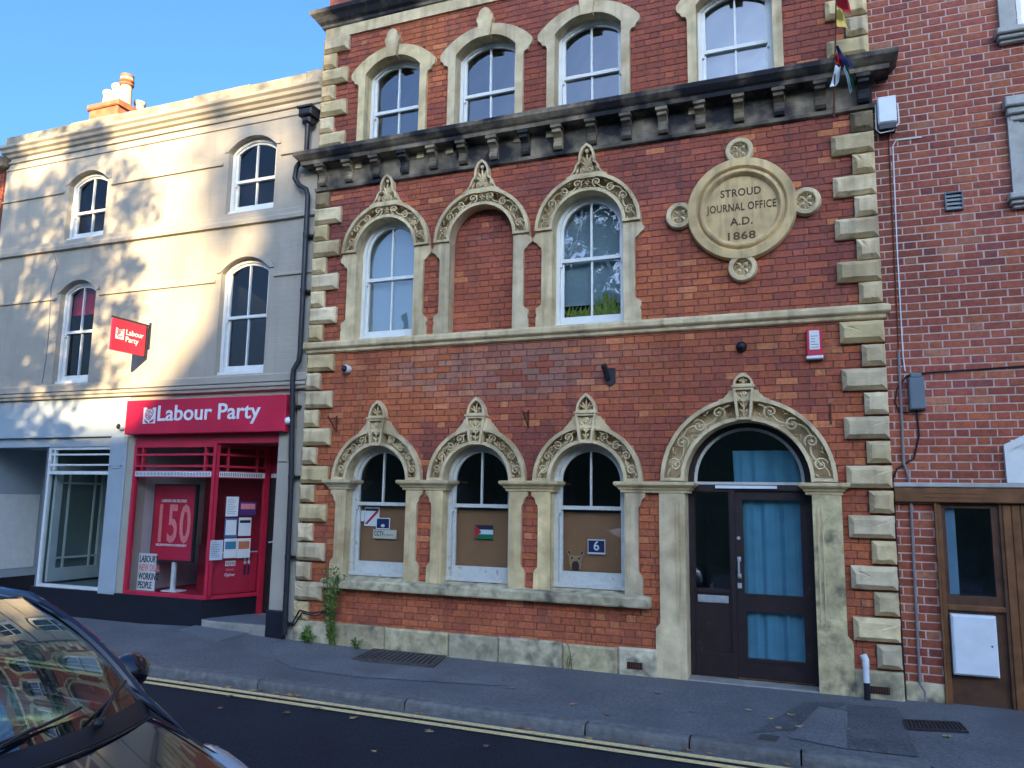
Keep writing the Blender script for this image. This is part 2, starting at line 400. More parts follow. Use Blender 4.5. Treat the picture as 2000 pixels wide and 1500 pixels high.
def brickwork(wall_root, wname, xa, xb, z0, z1, yf, pitch, cuts, colf, mortM, jt=.009, Ls=.222, Hs=.107, nobj=300, rec=.006, seed=3, skip=None, seedname='brickwork'):
    rnd = random.Random(seed)
    bricks, strips = brick_layout(xa, xb, z0, z1, pitch, Ls, Hs, jt, cuts, rnd)
    mb = MB()
    for (p, q, a, b) in strips: mb.quad((p, yf+rec, a), (q, yf+rec, a), (q, yf+rec, b), (p, yf+rec, b))
    wall = mb.build(wname, mortM, wall_root)
    rl = root_loc(wall)
    def key(b):
        c = Vector(((b[0]+b[1])/2, yf, (b[2]+b[3])/2)); d = c-CAM
        return -((b[1]-b[0])*(b[3]-b[2])*(-d.normalized().y*-1)/d.length_squared)
    order = sorted(range(len(bricks)), key=lambda i: key(bricks[i]))
    single = set()
    for i in order:
        if len(single) >= nobj: break
        b = bricks[i]
        if not b[4]: continue
        cx, cz = (b[0]+b[1])/2, (b[2]+b[3])/2
        if skip and skip(cx, cz): continue
        single.add(i)
    protos = {}
    for st in (True, False):
        for vv in range(3):
            ln = Ls if st else Hs; h = pitch-jt; r2 = random.Random(vv*7+st)
            me = brick_shape(MB(), -ln/2, ln/2, -h/2, h/2, -.0015*vv, rec+.004, r2)
            mm = bpy.data.meshes.new('brick'); mm.from_pydata(me.v, [], me.f); mm.materials.append(BRK_O); protos[st, vv] = mm
    stuff = MB(); cols = []
    for i, b in enumerate(bricks):
        c = colf((b[0]+b[1])/2, (b[2]+b[3])/2, rnd)
        if i in single:
            o = bpy.data.objects.new('brick', protos[b[5], rnd.randrange(3)]); COL.objects.link(o); o.parent = wall
            o.location = Vector(((b[0]+b[1])/2, yf, (b[2]+b[3])/2))-rl; o.color = (*c, 1)
        else:
            n0 = len(stuff.f); brick_shape(stuff, b[0], b[1], b[2], b[3], yf-rnd.uniform(0, .003), yf+rec+.004, rnd); cols += [c]*(len(stuff.f)-n0)
    if stuff.f:
        o = stuff.build(seedname, BRK_A, wall); o['kind'] = 'stuff'
        ca = o.data.color_attributes.new('bc', 'FLOAT_COLOR', 'CORNER')
        buf = []
        for p, c in zip(o.data.polygons, cols): buf += [*c, 1.0]*p.loop_total
        ca.data.foreach_set('color', buf)
    return wall
def brick_shape(mb, x0, x1, z0, z1, y0, y1, r, c=.0035):
    j = lambda: r.uniform(-.0018, .0018)
    i = len(mb.v)
    mb.v += [(x0, y1, z0), (x1, y1, z0), (x1, y1, z1), (x0, y1, z1)]
    mb.v += [(x0+j(), y0+c, z0+j()), (x1+j(), y0+c, z0+j()), (x1+j(), y0+c, z1+j()), (x0+j(), y0+c, z1+j())]
    mb.v += [(x0+c+j(), y0, z0+c+j()), (x1-c+j(), y0, z0+c+j()), (x1-c+j(), y0, z1-c+j()), (x0+c+j(), y0, z1-c+j())]
    mb.f.append((i+8, i+9, i+10, i+11))
    for q in (0, 4):
        for k in range(4): mb.f.append((i+q+k, i+q+(k+1) % 4, i+q+4+(k+1) % 4, i+q+4+k))
    return mb
def vnoise(x, z, s=1.0, seed=0):
    from mathutils import noise as N_
    return N_.noise(Vector((x*s+seed*13.7, z*s+seed*5.1, seed*3.3)))
BX = [-5.29, -3.893, -2.497]; XD = -.731
PAL = [(.272, .076, .054), (.245, .067, .050), (.222, .062, .050), (.30, .088, .055), (.19, .058, .050), (.255, .082, .064)]
def main_brick(x, z, r):
    n1 = vnoise(x, z, .55, 1)+.5*vnoise(x, z, 1.3, 4); n2 = vnoise(x, z, .9, 2)
    t = n1*1.3+(.42 if z < 3.7 else .02)+r.gauss(0, .30)              # orange-brown .. dark maroon
    for xb in BX:                                                     # sooty between the ground-floor arches
        if 1.9 < z < 2.75: t -= .55*max(0, 1-abs(abs(x-xb)-.75)/.35)
    t = max(-1, min(1, t))
    A, B_, D_ = (.355, .102, .042), (.268, .072, .042), (.180, .054, .042)
    c = [B_[k]+(A[k]-B_[k])*t if t > 0 else B_[k]+(D_[k]-B_[k])*-t for k in range(3)]
    if r.random() < .02+(.03 if z < 3.7 else 0): c = [.40, .140, .060]          # odd orange brick
    g = max(0, 1-((x+3.5)/2.0)**2-((z-3.38)/.40)**2)                  # grey-washed band under the string course
    g = min(1, g*1.5)*(.6+.5*n2)
    if r.random() < .85: c = [c[k]*(1-.8*g)+(.20, .155, .125)[k]*.8*g for k in range(3)]
    f = r.uniform(.88, 1.12)*1.24
    return tuple(v*f for v in c)
def right_brick(x, z, r):
    c = list(r.choices([(.275, .080, .047), (.255, .072, .045), (.235, .064, .043), (.30, .094, .050), (.185, .056, .045)], [1.4, 1.5, 1.2, .7, .3])[0])
    if r.random() < .03: c = [.31, .125, .075]
    if z < 2.9: c = [c[0]*1.06, c[1]*1.0, c[2]*.92]
    f = r.uniform(.88, 1.12)*1.12*(1+.25*vnoise(x, z, .7, 6))
    return tuple(v*f for v in c)
# ------------------------------------------------------------------ ground
def kerb_y(x): return -1.86-(x+3.9)*.034 if x > -9 else -1.69
def base_z(x): return -.065 if x > -6 else (-.065+min(1, (-6-x)/2.0)*.09)
g = MB().quad((-400, -400, -.42), (400, -400, -.42), (400, 400, -.42), (-400, 400, -.42)).build('ground', PAVM); structure(g)
def strip(name, ya, yb, za, zb, M, xs):
    b = MB()
    for k in range(len(xs)-1):
        p, q = xs[k], xs[k+1]
        b.quad((p, ya(p), za(p)), (q, ya(q), za(q)), (q, yb(q), zb(q)), (p, yb(p), zb(p)))
    return structure(b.build(name, M))
XS = [-60, -30, -20, -14, -12, -10, -9, -8, -7, -6.5, -6, -5, -4, -3, -2, -1, 0, 1, 2, 3, 5, 8, 14, 30, 60]
KZ = -.085; RZ = -.185
pav = strip('pavement', kerb_y, lambda x: .45 if x > -8.4 else 1.4, lambda x: KZ, base_z, PAVM, XS)
road = strip('road', lambda x: -8.05, lambda x: kerb_y(x)-.10, lambda x: RZ+.0, lambda x: RZ, ROADM, XS)
far = strip('far_pavement', lambda x: -12.0, lambda x: -8.2, lambda x: -.05, lambda x: -.08, PAVM, XS)
kf = MB()
# kerb stones one by one
kerb = MB().box(-60, 40, -1.62, -1.60, -.4, -.2).build('kerb', KERBM); structure(kerb)
jx = [Gd(q, w2, KZ)[0] for q, w2 in ((270, 1290), (515, 1325), (805, 1360), (1150, 1407), (1350, 1434), (1565, 1464))]
jx = [jx[0]-1.8*k for k in range(12, 0, -1)]+jx+[jx[-1]+.9, jx[-1]+1.8, jx[-1]+2.7, jx[-1]+4.0, jx[-1]+6]
rk = random.Random(5)
def kerbstone(a, b, gap=.007):
    mb = MB(); i = len(mb.v)
    prof = [(.06, -.38), (-.105, -.38), (-.105, KZ-.045), (-.098, KZ-.02), (-.078, KZ-.004), (-.05, KZ+.002), (.06, KZ+.003)]
    for x in (a+gap, a+gap+.02, b-gap-.02, b-gap):
        e = .006 if x in (a+gap, b-gap) else 0
        for (dy, z) in prof: mb.v.append((x, kerb_y(x)+dy+(e if dy < 0 else 0), z-(e if z > -.2 else 0)))
    n_ = len(prof)
    for k in range(3):
        for j in range(n_-1): mb.f.append((i+k*n_+j, i+(k+1)*n_+j, i+(k+1)*n_+j+1, i+k*n_+j+1))
    mb.f.append(tuple(i+j for j in range(n_))); mb.f.append(tuple(i+3*n_+j for j in reversed(range(n_))))
    return mb
for a, b in zip(jx[:-1], jx[1:]):
    o = kerbstone(a, b).build('kerb_stone', KERBM, kerb, fix=True); v = rk.uniform(.85, 1.15); o.color = (v, v, v, 1)
MB().box(-60, 40, -8.2, -8.05, -.4, -.07).build('far_kerb', KERBM, None); structure(bpy.data.objects['far_kerb'])
# gutter strip of older asphalt beside the kerb and double yellow lines
strip('gutter', lambda x: kerb_y(x)-.27, lambda x: kerb_y(x)-.10, lambda x: RZ+.003, lambda x: RZ+.006, PAVM, XS)
def yl_(d0, d1, dz, nm):
    b = MB(); xs = [-30+.5*k for k in range(85)]
    for p, q in zip(xs[:-1], xs[1:]):
        b.quad((p, kerb_y(p)-d1, RZ+dz), (q, kerb_y(q)-d1, RZ+dz), (q, kerb_y(q)-d0, RZ+dz), (p, kerb_y(p)-d0, RZ+dz))
    return structure(b.build(nm, YELLOW))
yl_(.190, .270, .010, 'yellow_line'); yl_(.335, .415, .010, 'yellow_line')
def gpatch(name, pix, dz, M, z=-.075):
    pts = [Gd(*q, z) for q in pix]; b = MB(); i = len(b.v)
    def zz(x, y):
        t = max(0, min(1, y/kerb_y(x))); return base_z(x)*(1-t)+KZ*t
    c = (sum(p[0] for p in pts)/len(pts), sum(p[1] for p in pts)/len(pts))
    for k in range(len(pts)):
        p, q = pts[k], pts[(k+1) % len(pts)]
        b.quad((p[0], p[1], zz(*p)+dz), (q[0], q[1], zz(*q)+dz), (c[0], c[1], zz(*c)+dz))
    return structure(b.build(name, M, fix=True))
gpatch('pavement_patch', [(1655, 1378), (1755, 1385), (1795, 1478), (1656, 1462)], .006, PATCH_D)
gpatch('pavement_patch', [(1570, 1372), (1650, 1375), (1555, 1425), (1470, 1430)], .005, PATCH_D)
gpatch('pavement_patch', [(1600, 1382), (1655, 1392), (1655, 1462), (1540, 1440)], .007, PATCH_L)
gpatch('pavement_patch', [(533, 1262), (600, 1250), (690, 1264), (700, 1300), (820, 1320), (980, 1318), (980, 1340), (700, 1322), (570, 1305), (535, 1285)], .005, PATCH_L)
# ------------------------------------------------------------------ main building
MBX = (-6.44, .68)
main = thing('brick_office_building', 'red brick Victorian office building with carved stone arches and a round date plaque', 'building', (-2.9, 0, 0))
RI, RO = .44, .652; ZS = 2.02
def main_cuts(z):
    c = []
    for k, x in enumerate(BX):
        if .70 < z < ZS: c.append((x-.49, x+.49))
        elif ZS <= z < ZS+.62: h = math.sqrt(.625**2-(z-ZS)**2); c.append((x-h, x+h))
        if 3.84 < z < 5.08: c.append((x-.49, x+.49))
        elif 5.08 <= z < 5.70: h = math.sqrt(.63**2-(z-5.08)**2); c.append((x-h, x+h))
    for x in BX:
        if 2.62 < z < 2.80: c.append((x-.10, x+.10))
        elif 2.80 <= z < 2.94: c.append((x-.065, x+.065))
        if 5.70 <= z < 5.86: c.append((x-.11, x+.11))
        elif 5.86 <= z < 6.02: c.append((x-.05, x+.05))
    if 2.88 < z < 3.04: c.append((XD-.09, XD+.09))
    elif 3.04 <= z < 3.12: c.append((XD-.055, XD+.055))
    for x in BX+[XD]:
        if 6.4 < z < 7.93: c.append((x-.47, x+.47))
    if z < 2.03: c.append((XD-.76, XD+.76))
    elif z < 2.03+.88: h = math.sqrt(.885**2-(z-2.03)**2); c.append((XD-h, XD+h))
    return c
def under_stone(x, z):
    for xb in BX:
        if math.hypot(x-xb, z-ZS) < .66 and z > ZS: return True
        if abs(x-xb) < .6 and .65 < z < ZS: return True
    if math.hypot(x-XD, z-2.03) < .93 or (z < 2.1 and abs(x-XD) < .95) or x > .28: return True
    if math.hypot(x+.71, z-5.08) < .63 or z > 6.05 or 3.75 < z < 3.9: return True
    return False
wall = brickwork(main, 'brick_wall', -6.24, .47, .16, 8.42, 0.0, .0785, main_cuts, main_brick, MORT_D, jt=.0075, skip=under_stone, seed=3)
# blind bay brick filling
brickwork(main, 'blind_panel', BX[1]-.46, BX[1]+.46, 3.86, 5.55, .11, .0785, lambda z: [], main_brick, MORT_D, jt=.0075, nobj=0, seed=9)
# shell behind the front: sides, back, roof
sh = MB()
for x in (-6.43, .67): sh.quad((x, .02, -.3), (x, 9, -.3), (x, 9, 9.6), (x, .02, 9.6))
sh.quad((-6.43, 9, -.3), (.67, 9, -.3), (.67, 9, 9.6), (-6.43, 9, 9.6)).quad((-6.43, .02, 9.5), (.67, .02, 9.5), (.67, 9, 9.5), (-6.43, 9, 9.5))
sh.quad((-6.43, .012, -.3), (-6.2, .012, -.3), (-6.2, .012, 8.5), (-6.43, .012, 8.5)).quad((.44, .012, -.3), (.67, .012, -.3), (.67, .012, 8.5), (.44, .012, 8.5))
sh.quad((-6.43, .012, 8.35), (.67, .012, 8.35), (.67, .012, 9.6), (-6.43, .012, 9.6))
sh.build('side_wall', mat('side_brick', (.24, .08, .055), .9, .25, 14, .5, 60), main)
# ---- carved scroll band in polar coordinates
def carve(mb, xc, zc, r0, r1, a0, a1, n, y, tr=.0105, flower=False):
    rm = (r0+r1)/2; hw = (r1-r0)/2; L = abs(a1-a0)*rm; ul = L/n; sg = 1 if a1 > a0 else -1
    def mp(u, v, d=0): a = a0+sg*u/rm; return (xc+(rm+v)*math.cos(a), y-d*1.9, zc+(rm+v)*math.sin(a))
    # running stem
    mb.tube([mp(L*k/(n*10), .62*hw*math.sin(PI*k/10+PI/2), .012) for k in range(n*10+1)], tr, 5)
    for i in range(n):
        s = 1 if i % 2 else -1
        uc = ul*(i+.5); vc = .10*hw*s; R = min(ul*.40, hw*.80)
        sp = []
        for k in range(17):
            t = k/16; ph = -PI*.5*s+s*2*PI*1.15*t; rr = R*(1-.62*t)
            sp.append(mp(uc+rr*math.cos(ph), vc+rr*math.sin(ph)*.95, .014+.012*t))
        mb.tube(sp, [tr*(1-.25*k/16) for k in range(17)], 5)
        c = mp(uc, vc, .02); mb.sphere(c, R*.27, 6, 1, .8, 1)
        for (du, dv, ang, ln) in ((.42*ul, -s*.62*hw, s*.7, .030), (-.42*ul, s*.66*hw, PI+s*.6, .034), (.12*ul, s*.25*hw, s*2.2, .03), (.3*ul, s*.78*hw, .3*s, .026)):
            ln = ln*hw/.075
            p0 = mp(uc+du, vc+dv); t1 = (uc+du+ln*math.cos(ang), vc+dv+ln*math.sin(ang)); pn = (-math.sin(ang)*ln*.36, math.cos(ang)*ln*.36)
            tip = mp(t1[0], max(-hw*.95, min(hw*.95, t1[1])), .008); back = mp(uc+du-ln*.8*math.cos(ang), vc+dv-ln*.8*math.sin(ang), .010)
            a_ = mp(uc+du+pn[0], vc+dv+pn[1], .006); b_ = mp(uc+du-pn[0], vc+dv-pn[1], .006); rd = mp(uc+du, vc+dv, .03); i0 = len(mb.v)
            mb.v += [tip, a_, back, b_, rd]; mb.f += [(i0, i0+1, i0+4), (i0+1, i0+2, i0+4), (i0+2, i0+3, i0+4), (i0+3, i0, i0+4)]
        if flower:
            fu, fv = ul*i+.0, -.45*hw*s
            for q in range(5): mb.sphere(mp(fu+.3*R*math.cos(q*1.257), fv+.3*R*math.sin(q*1.257), .016), R*.2, 5, 1, .8, 1)
def horseshoe(xc, zc, ri, ro, n=30):
    return arc(xc, zc, ro, 0, PI, n)+arc(xc, zc, ri, PI, 0, n)
def leaf_relief(mb, x, z, ang, ln, wd, y, d):
    c, s_ = math.cos(ang), math.sin(ang)
    q = lambda a, b, e: (x+a*c-b*s_, y-e, z+a*s_+b*c)
    i = len(mb.v); mb.v += [q(0, 0, d*.4), q(ln*.5, wd, d*.3), q(ln, 0, d*.3), q(ln*.5, -wd, d*.3), q(ln*.5, 0, d)]
    mb.f += [(i, i+1, i+4), (i+1, i+2, i+4), (i+2, i+3, i+4), (i+3, i, i+4)]
def gothic(xc, zb, hw, za, n=8):           # pointed-arch outline, base centre (xc,zb), apex za
    h = za-zb; R = (hw*hw+h*h)/(2*hw)
    pts = []
    for k in range(n+1):
        z = h*k/n; x = -(R-hw)+math.sqrt(max(0, R*R-z*z)); pts.append((max(0, x), zb+z))
    return [(xc+a, b) for a, b in pts]+[(xc-a, b) for a, b in reversed(pts[:-1])]
def arch_surround(xc, zs, ri, ro, key, n, label=None):
    y0 = .075
    ring = MB().plate(horseshoe(xc, zs, ri, ro), [], y0, .20, False)
    ring.plate(horseshoe(xc, zs, ro-.042, ro), [], -.088, y0+.01).plate(horseshoe(xc, zs, ri, ri+.040), [], -.080, y0+.01)
    # closing pieces at the springing
    for s in (-1, 1):
        xa, xb = sorted((xc+s*ri, xc+s*ro)); ring.box(xa+.002, xb-.002, -.078, y0+.02, zs+.002, zs+.034)
    if key:
        kz0, kz1, kt, kb, ap, shz = key
        for s in (-1, 1):          # ogee shoulders
            pl = [(xc, zs+ro-.06), (xc+s*(kt+.165), zs+math.sqrt(max(0, ro*ro-(kt+.165)**2))-.02), (xc+s*(kt+.15), zs+math.sqrt(max(0, ro*ro-(kt+.165)**2))+.02), (xc+s*(kt+.10), shz-.03), (xc+s*(kt+.055), shz+.02), (xc+s*(kt+.04), kz1-.03), (xc+s*(kt-.02), kz1-.02), (xc, kz1-.02)]
            ring.plate(pl if s > 0 else list(reversed(pl)), [], -.068-.001*s, .03)
    rg = ring.build('arch_ring', STONE, main)
    cv = MB(); gap = (.165/ro if key else .035)
    e = .06/ro
    carve(cv, xc, zs, ri+.036, ro-.038, PI-e, PI/2+gap, n, -.022, flower=bool(key) and ro < .8)
    cv.build('scroll_carving', STONE, rg, smooth=True); cv = MB()
    carve(cv, xc, zs, ri+.036, ro-.038, e, PI/2-gap, n, -.022, flower=bool(key) and ro < .8)
    if not key: 
        for q in range(4): leaf_relief(cv, xc, zs+(ri+ro)/2, q*PI/2, .05, .018, -.04, .03)
    cv.build('scroll_carving', STONE, rg, smooth=True)
    if key:
        yk = -.115
        kp = [(xc-kb, kz0), (xc+kb, kz0), (xc+kt, kz1), (xc-kt, kz1)]
        f = .026; kh = [(xc-kb+f, kz0+f), (xc+kb-f, kz0+f), (xc+kt-f-.004, kz1-f), (xc-kt+f+.004, kz1-f)]
        k_ = MB().plate(kp, [kh], yk, .06); k_.plate(kh, [], yk+.16, yk+.165)
        k_.box(xc-kt-.012, xc+kt+.012, yk-.015, .0, kz1+.001, kz1+.022)
        hh = kz1-kz0; yb = yk+.045
        k_.tube([(xc, yb-.012, kz0+.03), (xc, yb-.016, kz0+hh*.5), (xc, yb-.012, kz1-.09)], .008, 5)
        for s in (-1, 1):
            for (fz, ln, an) in ((.18, .07, .9), (.36, .075, .75), (.52, .12, 1.05)): leaf_relief(k_, xc, kz0+hh*fz, PI/2-s*an*.75, ln, .016, yb, .028)
        for q in range(6): k_.sphere((xc+.024*math.cos(q), yb-.012, kz1-.075+.024*math.sin(q)), .017, 6)
        k_.sphere((xc, yb-.02, kz1-.075), .014, 6)
        k_.build('keystone', STONE, rg, fix=True)
        go = gothic(xc, kz1+.022, kt-.005, ap); gi = gothic(xc, kz1+.042, kt-.033, ap-.04)
        fn = MB().plate(go, [gi], -.10, .04); fn.plate(gi, [], .03, .035)
        for an in (-.95, -.5, 0, .5, .95): leaf_relief(fn, xc, kz1+.05, PI/2+an, (ap-kz1)*(.62 if an == 0 else .48), .013, -.055, .035)
        fn.sphere((xc, -.075, kz1+.055), .018, 6)
        fn.build('finial', STONE, rg)
    else:
        # tall ogee finial growing from the ring
        zb = zs+ro; ap = zb+.39
        out = [(.245, zb-.06), (.255, zb-.03), (.205, zb-.005), (.165, zb+.045), (.14, zb+.115), (.115, zb+.15), (.10, zb+.16), (.103, zb+.20), (.095, zb+.27), (.06, zb+.345), (.0, ap)]
        po = [(xc+a, b) for a, b in out]+[(xc-a, b) for a, b in reversed(out[:-1])]
        inn = [(.185, zb+.002), (.14, zb+.05), (.118, zb+.115), (.085, zb+.14), (.075, zb+.19), (.068, zb+.26), (.04, zb+.32), (0, ap-.035)]
        pi_ = [(xc+a, b) for a, b in inn]+[(xc-a, b) for a, b in reversed(inn[:-1])]
        fn = MB().plate(po, [pi_], -.085, .04); fn.plate(pi_, [], .03, .035)
        yb = -.045
        for an, ln in ((-.75, .13), (-.35, .17), (0, .20), (.35, .17), (.75, .13)): leaf_relief(fn, xc, zb+.085, PI/2+an, ln, .02, yb, .03)
        for s in (-1, 1):
            fn.sphere((xc+s*.042, yb-.008, zb+.06), .024, 8); fn.tube([(xc+s*.042+.036*math.cos(t*.7), yb-.012, zb+.06+.036*math.sin(t*.7)) for t in range(9)], .008, 5, closed=True)
            leaf_relief(fn, xc+s*.10, zb+.10, -PI/2+s*.45, .12, .02, yb, .03)
        fn.sphere((xc, yb-.01, zb+.29), .026, 8)
        fn.build('finial', STONE, rg)
    return rg
for x in BX: arch_surround(x, ZS, RI, RO, (2.455, 2.80, .125, .08, 3.04, 2.71), 4)
for x in BX: arch_surround(x, 5.08, RI, .66, None, 4)
arch_surround(XD, 2.03, .652, .91, (2.69, 3.04, .112, .076, 3.20, 2.96), 4)
# ---- pilasters
rq = random.Random(11)
def tint(o, lo=.86, hi=1.12):
    f = rq.uniform(lo, hi); b_ = rq.uniform(-.06, .09); o.color = (f*(1+b_*.4), f, f*(1-b_*1.6), 1); return o
LOWP = [(.44, .765), (.642, .765), (.642, .95), (.632, .985), (.596, 1.02), (.592, 1.06), (.592, 1.70), (.598, 1.735), (.622, 1.76), (.63, 1.80), (.645, 1.825), (.672, 1.845), (.68, 1.895), (.44, 1.895)]
UPP = [(.44, 3.875), (.648, 3.875), (.648, 4.0), (.634, 4.02), (.648, 4.05), (.648, 4.11), (.60, 4.135), (.578, 4.16), (.578, 4.84), (.588, 4.875), (.622, 4.90), (.64, 4.93), (.69, 4.965), (.697, 5.0), (.668, 5.035), (.66, 5.08), (.44, 5.08)]
for x in BX:
    for s in (-1, 1):
        for pr, yy in ((LOWP, -.045), (UPP, -.045)):
            pl = [(x+s*a, b) for a, b in pr]
            pm = MB().plate(pl, [], yy, .20)
            if pr is LOWP:      # sunk chamfer lines of the pilaster
                for dx in (.475, .505): pm.box(x+s*dx-.005, x+s*dx+.005, yy-.008, yy, 1.0, 1.80)
            tint(pm.build('pilaster', STONE, main))
capprof = [(.045, 1.893), (.058, 1.90), (.058, 1.925), (.075, 1.932), (.085, 1.955), (.105, 1.965), (.125, 1.985), (.125, 2.012), (.11, 2.02)]
def capital(xa, xb):
    b = MB(); i = 0
    b.profile(capprof, xa+.045, xb-.045, .19)
    return tint(b.build('capital', STONE, main), .8, 1.0)
capital(BX[0]-.69, BX[0]-.41)
for k in (0, 1): capital(BX[k]+.41, BX[k+1]-.41)
capital(BX[2]+.41, XD-.652+.03)
capital(XD+.652-.05, XD+.94)
# door jambs
for s in (-1, 1):
    a, b = (.652, .935)
    pts = [(XD+s*a, -.12), (XD+s*(b+.05), -.12), (XD+s*(b+.05), .44), (XD+s*b, .50), (XD+s*b, 1.895), (XD+s*a, 1.895)]
    j_ = MB().plate(pts, [], -.05, .22)
    for z in (.52, 1.02, 1.5): j_.box(min(XD+s*a, XD+s*b)-.001, max(XD+s*a, XD+s*b)+.001, -.0515, -.05, z, z+.006)
    jb = tint(j_.build('door_jamb', STONE_B if s > 0 else STONE, main))
    f = MB(); 
    for dx in (.70, .745): f.box(XD+s*dx-.007, XD+s*dx+.007, -.06, -.05, .58, 1.78)
    f.build('jamb_bead', STONE, jb)
# top-storey surrounds
for x in BX+[XD]:
    hw_, hi_ = .655, .43
    to = seg_top(x, hw_, 7.72, .31); ti2 = seg_top(x, hi_, 7.67, .21)
    rt = [(.535, 6.3), (.535, 7.50), (.55, 7.545), (.60, 7.56), (.615, 7.60), (.65, 7.63), (.665, 7.68)]
    outer = [(x+a, b) for a, b in rt]+[(x+hw_*math.cos(PI*k/20), to(x+hw_*math.cos(PI*k/20))) for k in range(21)]+[(x-a, b) for a, b in reversed(rt)]
    inner = [(x-hi_, 6.3)]+[(x-hi_*math.cos(PI*k/20), ti2(x-hi_*math.cos(PI*k/20))) for k in range(21)]+[(x+hi_, 6.3)]
    su = MB().plate(outer+inner, [], -.05, .2).build('window_surround', STONE, main); tint(su)
    ko = [(.075, 7.84), (.10, 8.05), (.115, 8.075), (.112, 8.11), (.085, 8.14), (.082, 8.19), (.05, 8.23), (0, 8.255)]
    MB().plate([(x+a, b) for a, b in ko]+[(x-a, b) for a, b in reversed(ko[:-1])], [], -.095, .03).build('keystone', STONE, su)
    for k in (2, 4, 6, 14, 16, 18):
        pass
# ---- windows of the main building
for k, x in enumerate(BX):
    sash_window(main, x, RI+.004, .805, ZS, RI+.004, .115, 1.715, WHITEW, GLASS_D, low_bar=False, brail=.13, fr=.055)
    if k != 1: sash_window(main, x, RI+.004, 3.885, 5.08, RI+.004, .12, 4.73, WHITEP, GLASS)
    room(main, x-.46, x+.46, .7, 2.6, .22, 1.6); 
    if k != 1: room(main, x-.46, x+.46, 3.8, 5.6, .24, 1.5)
for x in BX+[XD]:
    sash_window(main, x, .435, 6.35, 7.67, .214, .125, 7.16, WHITEP, GLASS); room(main, x-.46, x+.46, 6.3, 7.95, .24, 1.4)
# sills
sl = MB(); prof = [(.03, .64), (.125, .648), (.135, .665), (.135, .745), (.12, .762), (.05, .775), (-.12, .80)]
sl.profile(prof, -5.86, -1.90, .14); sill = sl.build('window_sill', STONE_B, main); 
# string course
MB().profile([(.02, 3.72), (.04, 3.735), (.045, 3.765), (.075, 3.785), (.085, 3.80), (.085, 3.845), (.07, 3.868), (.02, 3.885), (-.05, 3.888)], -6.43, .67, .15).build('string_course', STONE, main)
# main cornice
cor = MB().profile([(.02, 6.03), (.05, 6.045), (.055, 6.085), (.03, 6.10), (.03, 6.37), (.06, 6.385), (.20, 6.39), (.205, 6.44), (.235, 6.46), (.285, 6.51), (.29, 6.555), (.27, 6.575), (-.05, 6.60)], -6.42, .66, .3).build('cornice', SOOT, main)
cb_ = MB(); w2 = .055; pr = [(.02, 6.105), (.075, 6.112), (.10, 6.14), (.095, 6.18), (.075, 6.205), (.085, 6.25), (.125, 6.285), (.165, 6.30), (.165, 6.335), (.185, 6.345), (.185, 6.388), (.02, 6.388)]
for sgn in (-1, 1): cb_.quad(*[(sgn*w2, -p, z) for p, z in (pr if sgn < 0 else list(reversed(pr)))])
for k in range(len(pr)-1): cb_.quad((-w2, -pr[k][0], pr[k][1]), (w2, -pr[k][0], pr[k][1]), (w2, -pr[k+1][0], pr[k+1][1]), (-w2, -pr[k+1][0], pr[k+1][1]))
cb_.box(-w2-.014, w2+.014, -.195, -.03, 6.348, 6.386)
me = bpy.data.meshes.new('corbel'); me.from_pydata(cb_.v, [], cb_.f); me.materials.append(SOOT2)
for k in range(17):
    o = place(me, 'corbel', cor, (-6.33+.4335*k, 0, 0)); tint(o, .55, 1.2)
# frieze and top cornice
MB().box(-6.44, .68, -.03, .1, 8.36, 8.52).build('frieze', STONE, main)
MB().profile([(.03, 8.52), (.05, 8.53), (.055, 8.57), (.10, 8.60), (.14, 8.66), (.185, 8.70), (.195, 8.755), (.17, 8.775), (-.05, 8.80)], -6.44, .68, .3).build('top_cornice', SOOT, main)
MB().box(-6.36, .6, .03, .3, 8.79, 9.6).build('parapet', STONE_B, main)
# quoins
def quoin_mesh(w_, h, seed):
    r = random.Random(seed); j = lambda a=.005: r.uniform(-a, a); c = .046; y0 = -.092; mb = MB(); n_ = 5
    mb.v += [(0, .02, 0), (w_, .02, 0), (w_, .02, h), (0, .02, h)]
    # worn arris: rings of points round the block, the edge points knocked about
    def ring(ins, y, a):
        pts = []
        cs = [(ins, ins), (w_-ins, ins), (w_-ins, h-ins), (ins, h-ins)]
        for k in range(4):
            p, q = cs[k], cs[(k+1) % 4]
            for t in range(n_):
                u = t/n_; pts.append((p[0]+(q[0]-p[0])*u+j(a), y+j(a*.2), p[1]+(q[1]-p[1])*u+j(a)))
        return pts
    b0 = len(mb.v); R_ = [ring(0, .02, 0), ring(.0, y0+c, .0035), ring(c, y0, .005)]
    if r.random() < .5:                       # a chipped corner
        k = r.randrange(4)*n_; q = R_[2][k]; R_[2][k] = (q[0]+(.02 if q[0] < w_/2 else -.02), q[1]+.012, q[2]+(.012 if q[2] < h/2 else -.012))
    for rr in R_: mb.v += rr
    N = 4*n_
    for a in range(2):
        for k in range(N): mb.f.append((b0+a*N+k, b0+a*N+(k+1) % N, b0+(a+1)*N+(k+1) % N, b0+(a+1)*N+k))
    mb.v.append((w_/2, y0, h/2)); ce = len(mb.v)-1
    for k in range(N): mb.f.append((b0+2*N+k, b0+2*N+(k+1) % N, ce))
    me = bpy.data.meshes.new('quoin'); me.from_pydata(mb.v, [], mb.f); me.materials.append(STONE); return me
QH = .2235
qm = {(lg, v): quoin_mesh(.425 if lg else .222, QH, v*2+lg) for lg in (True, False) for v in range(6)}
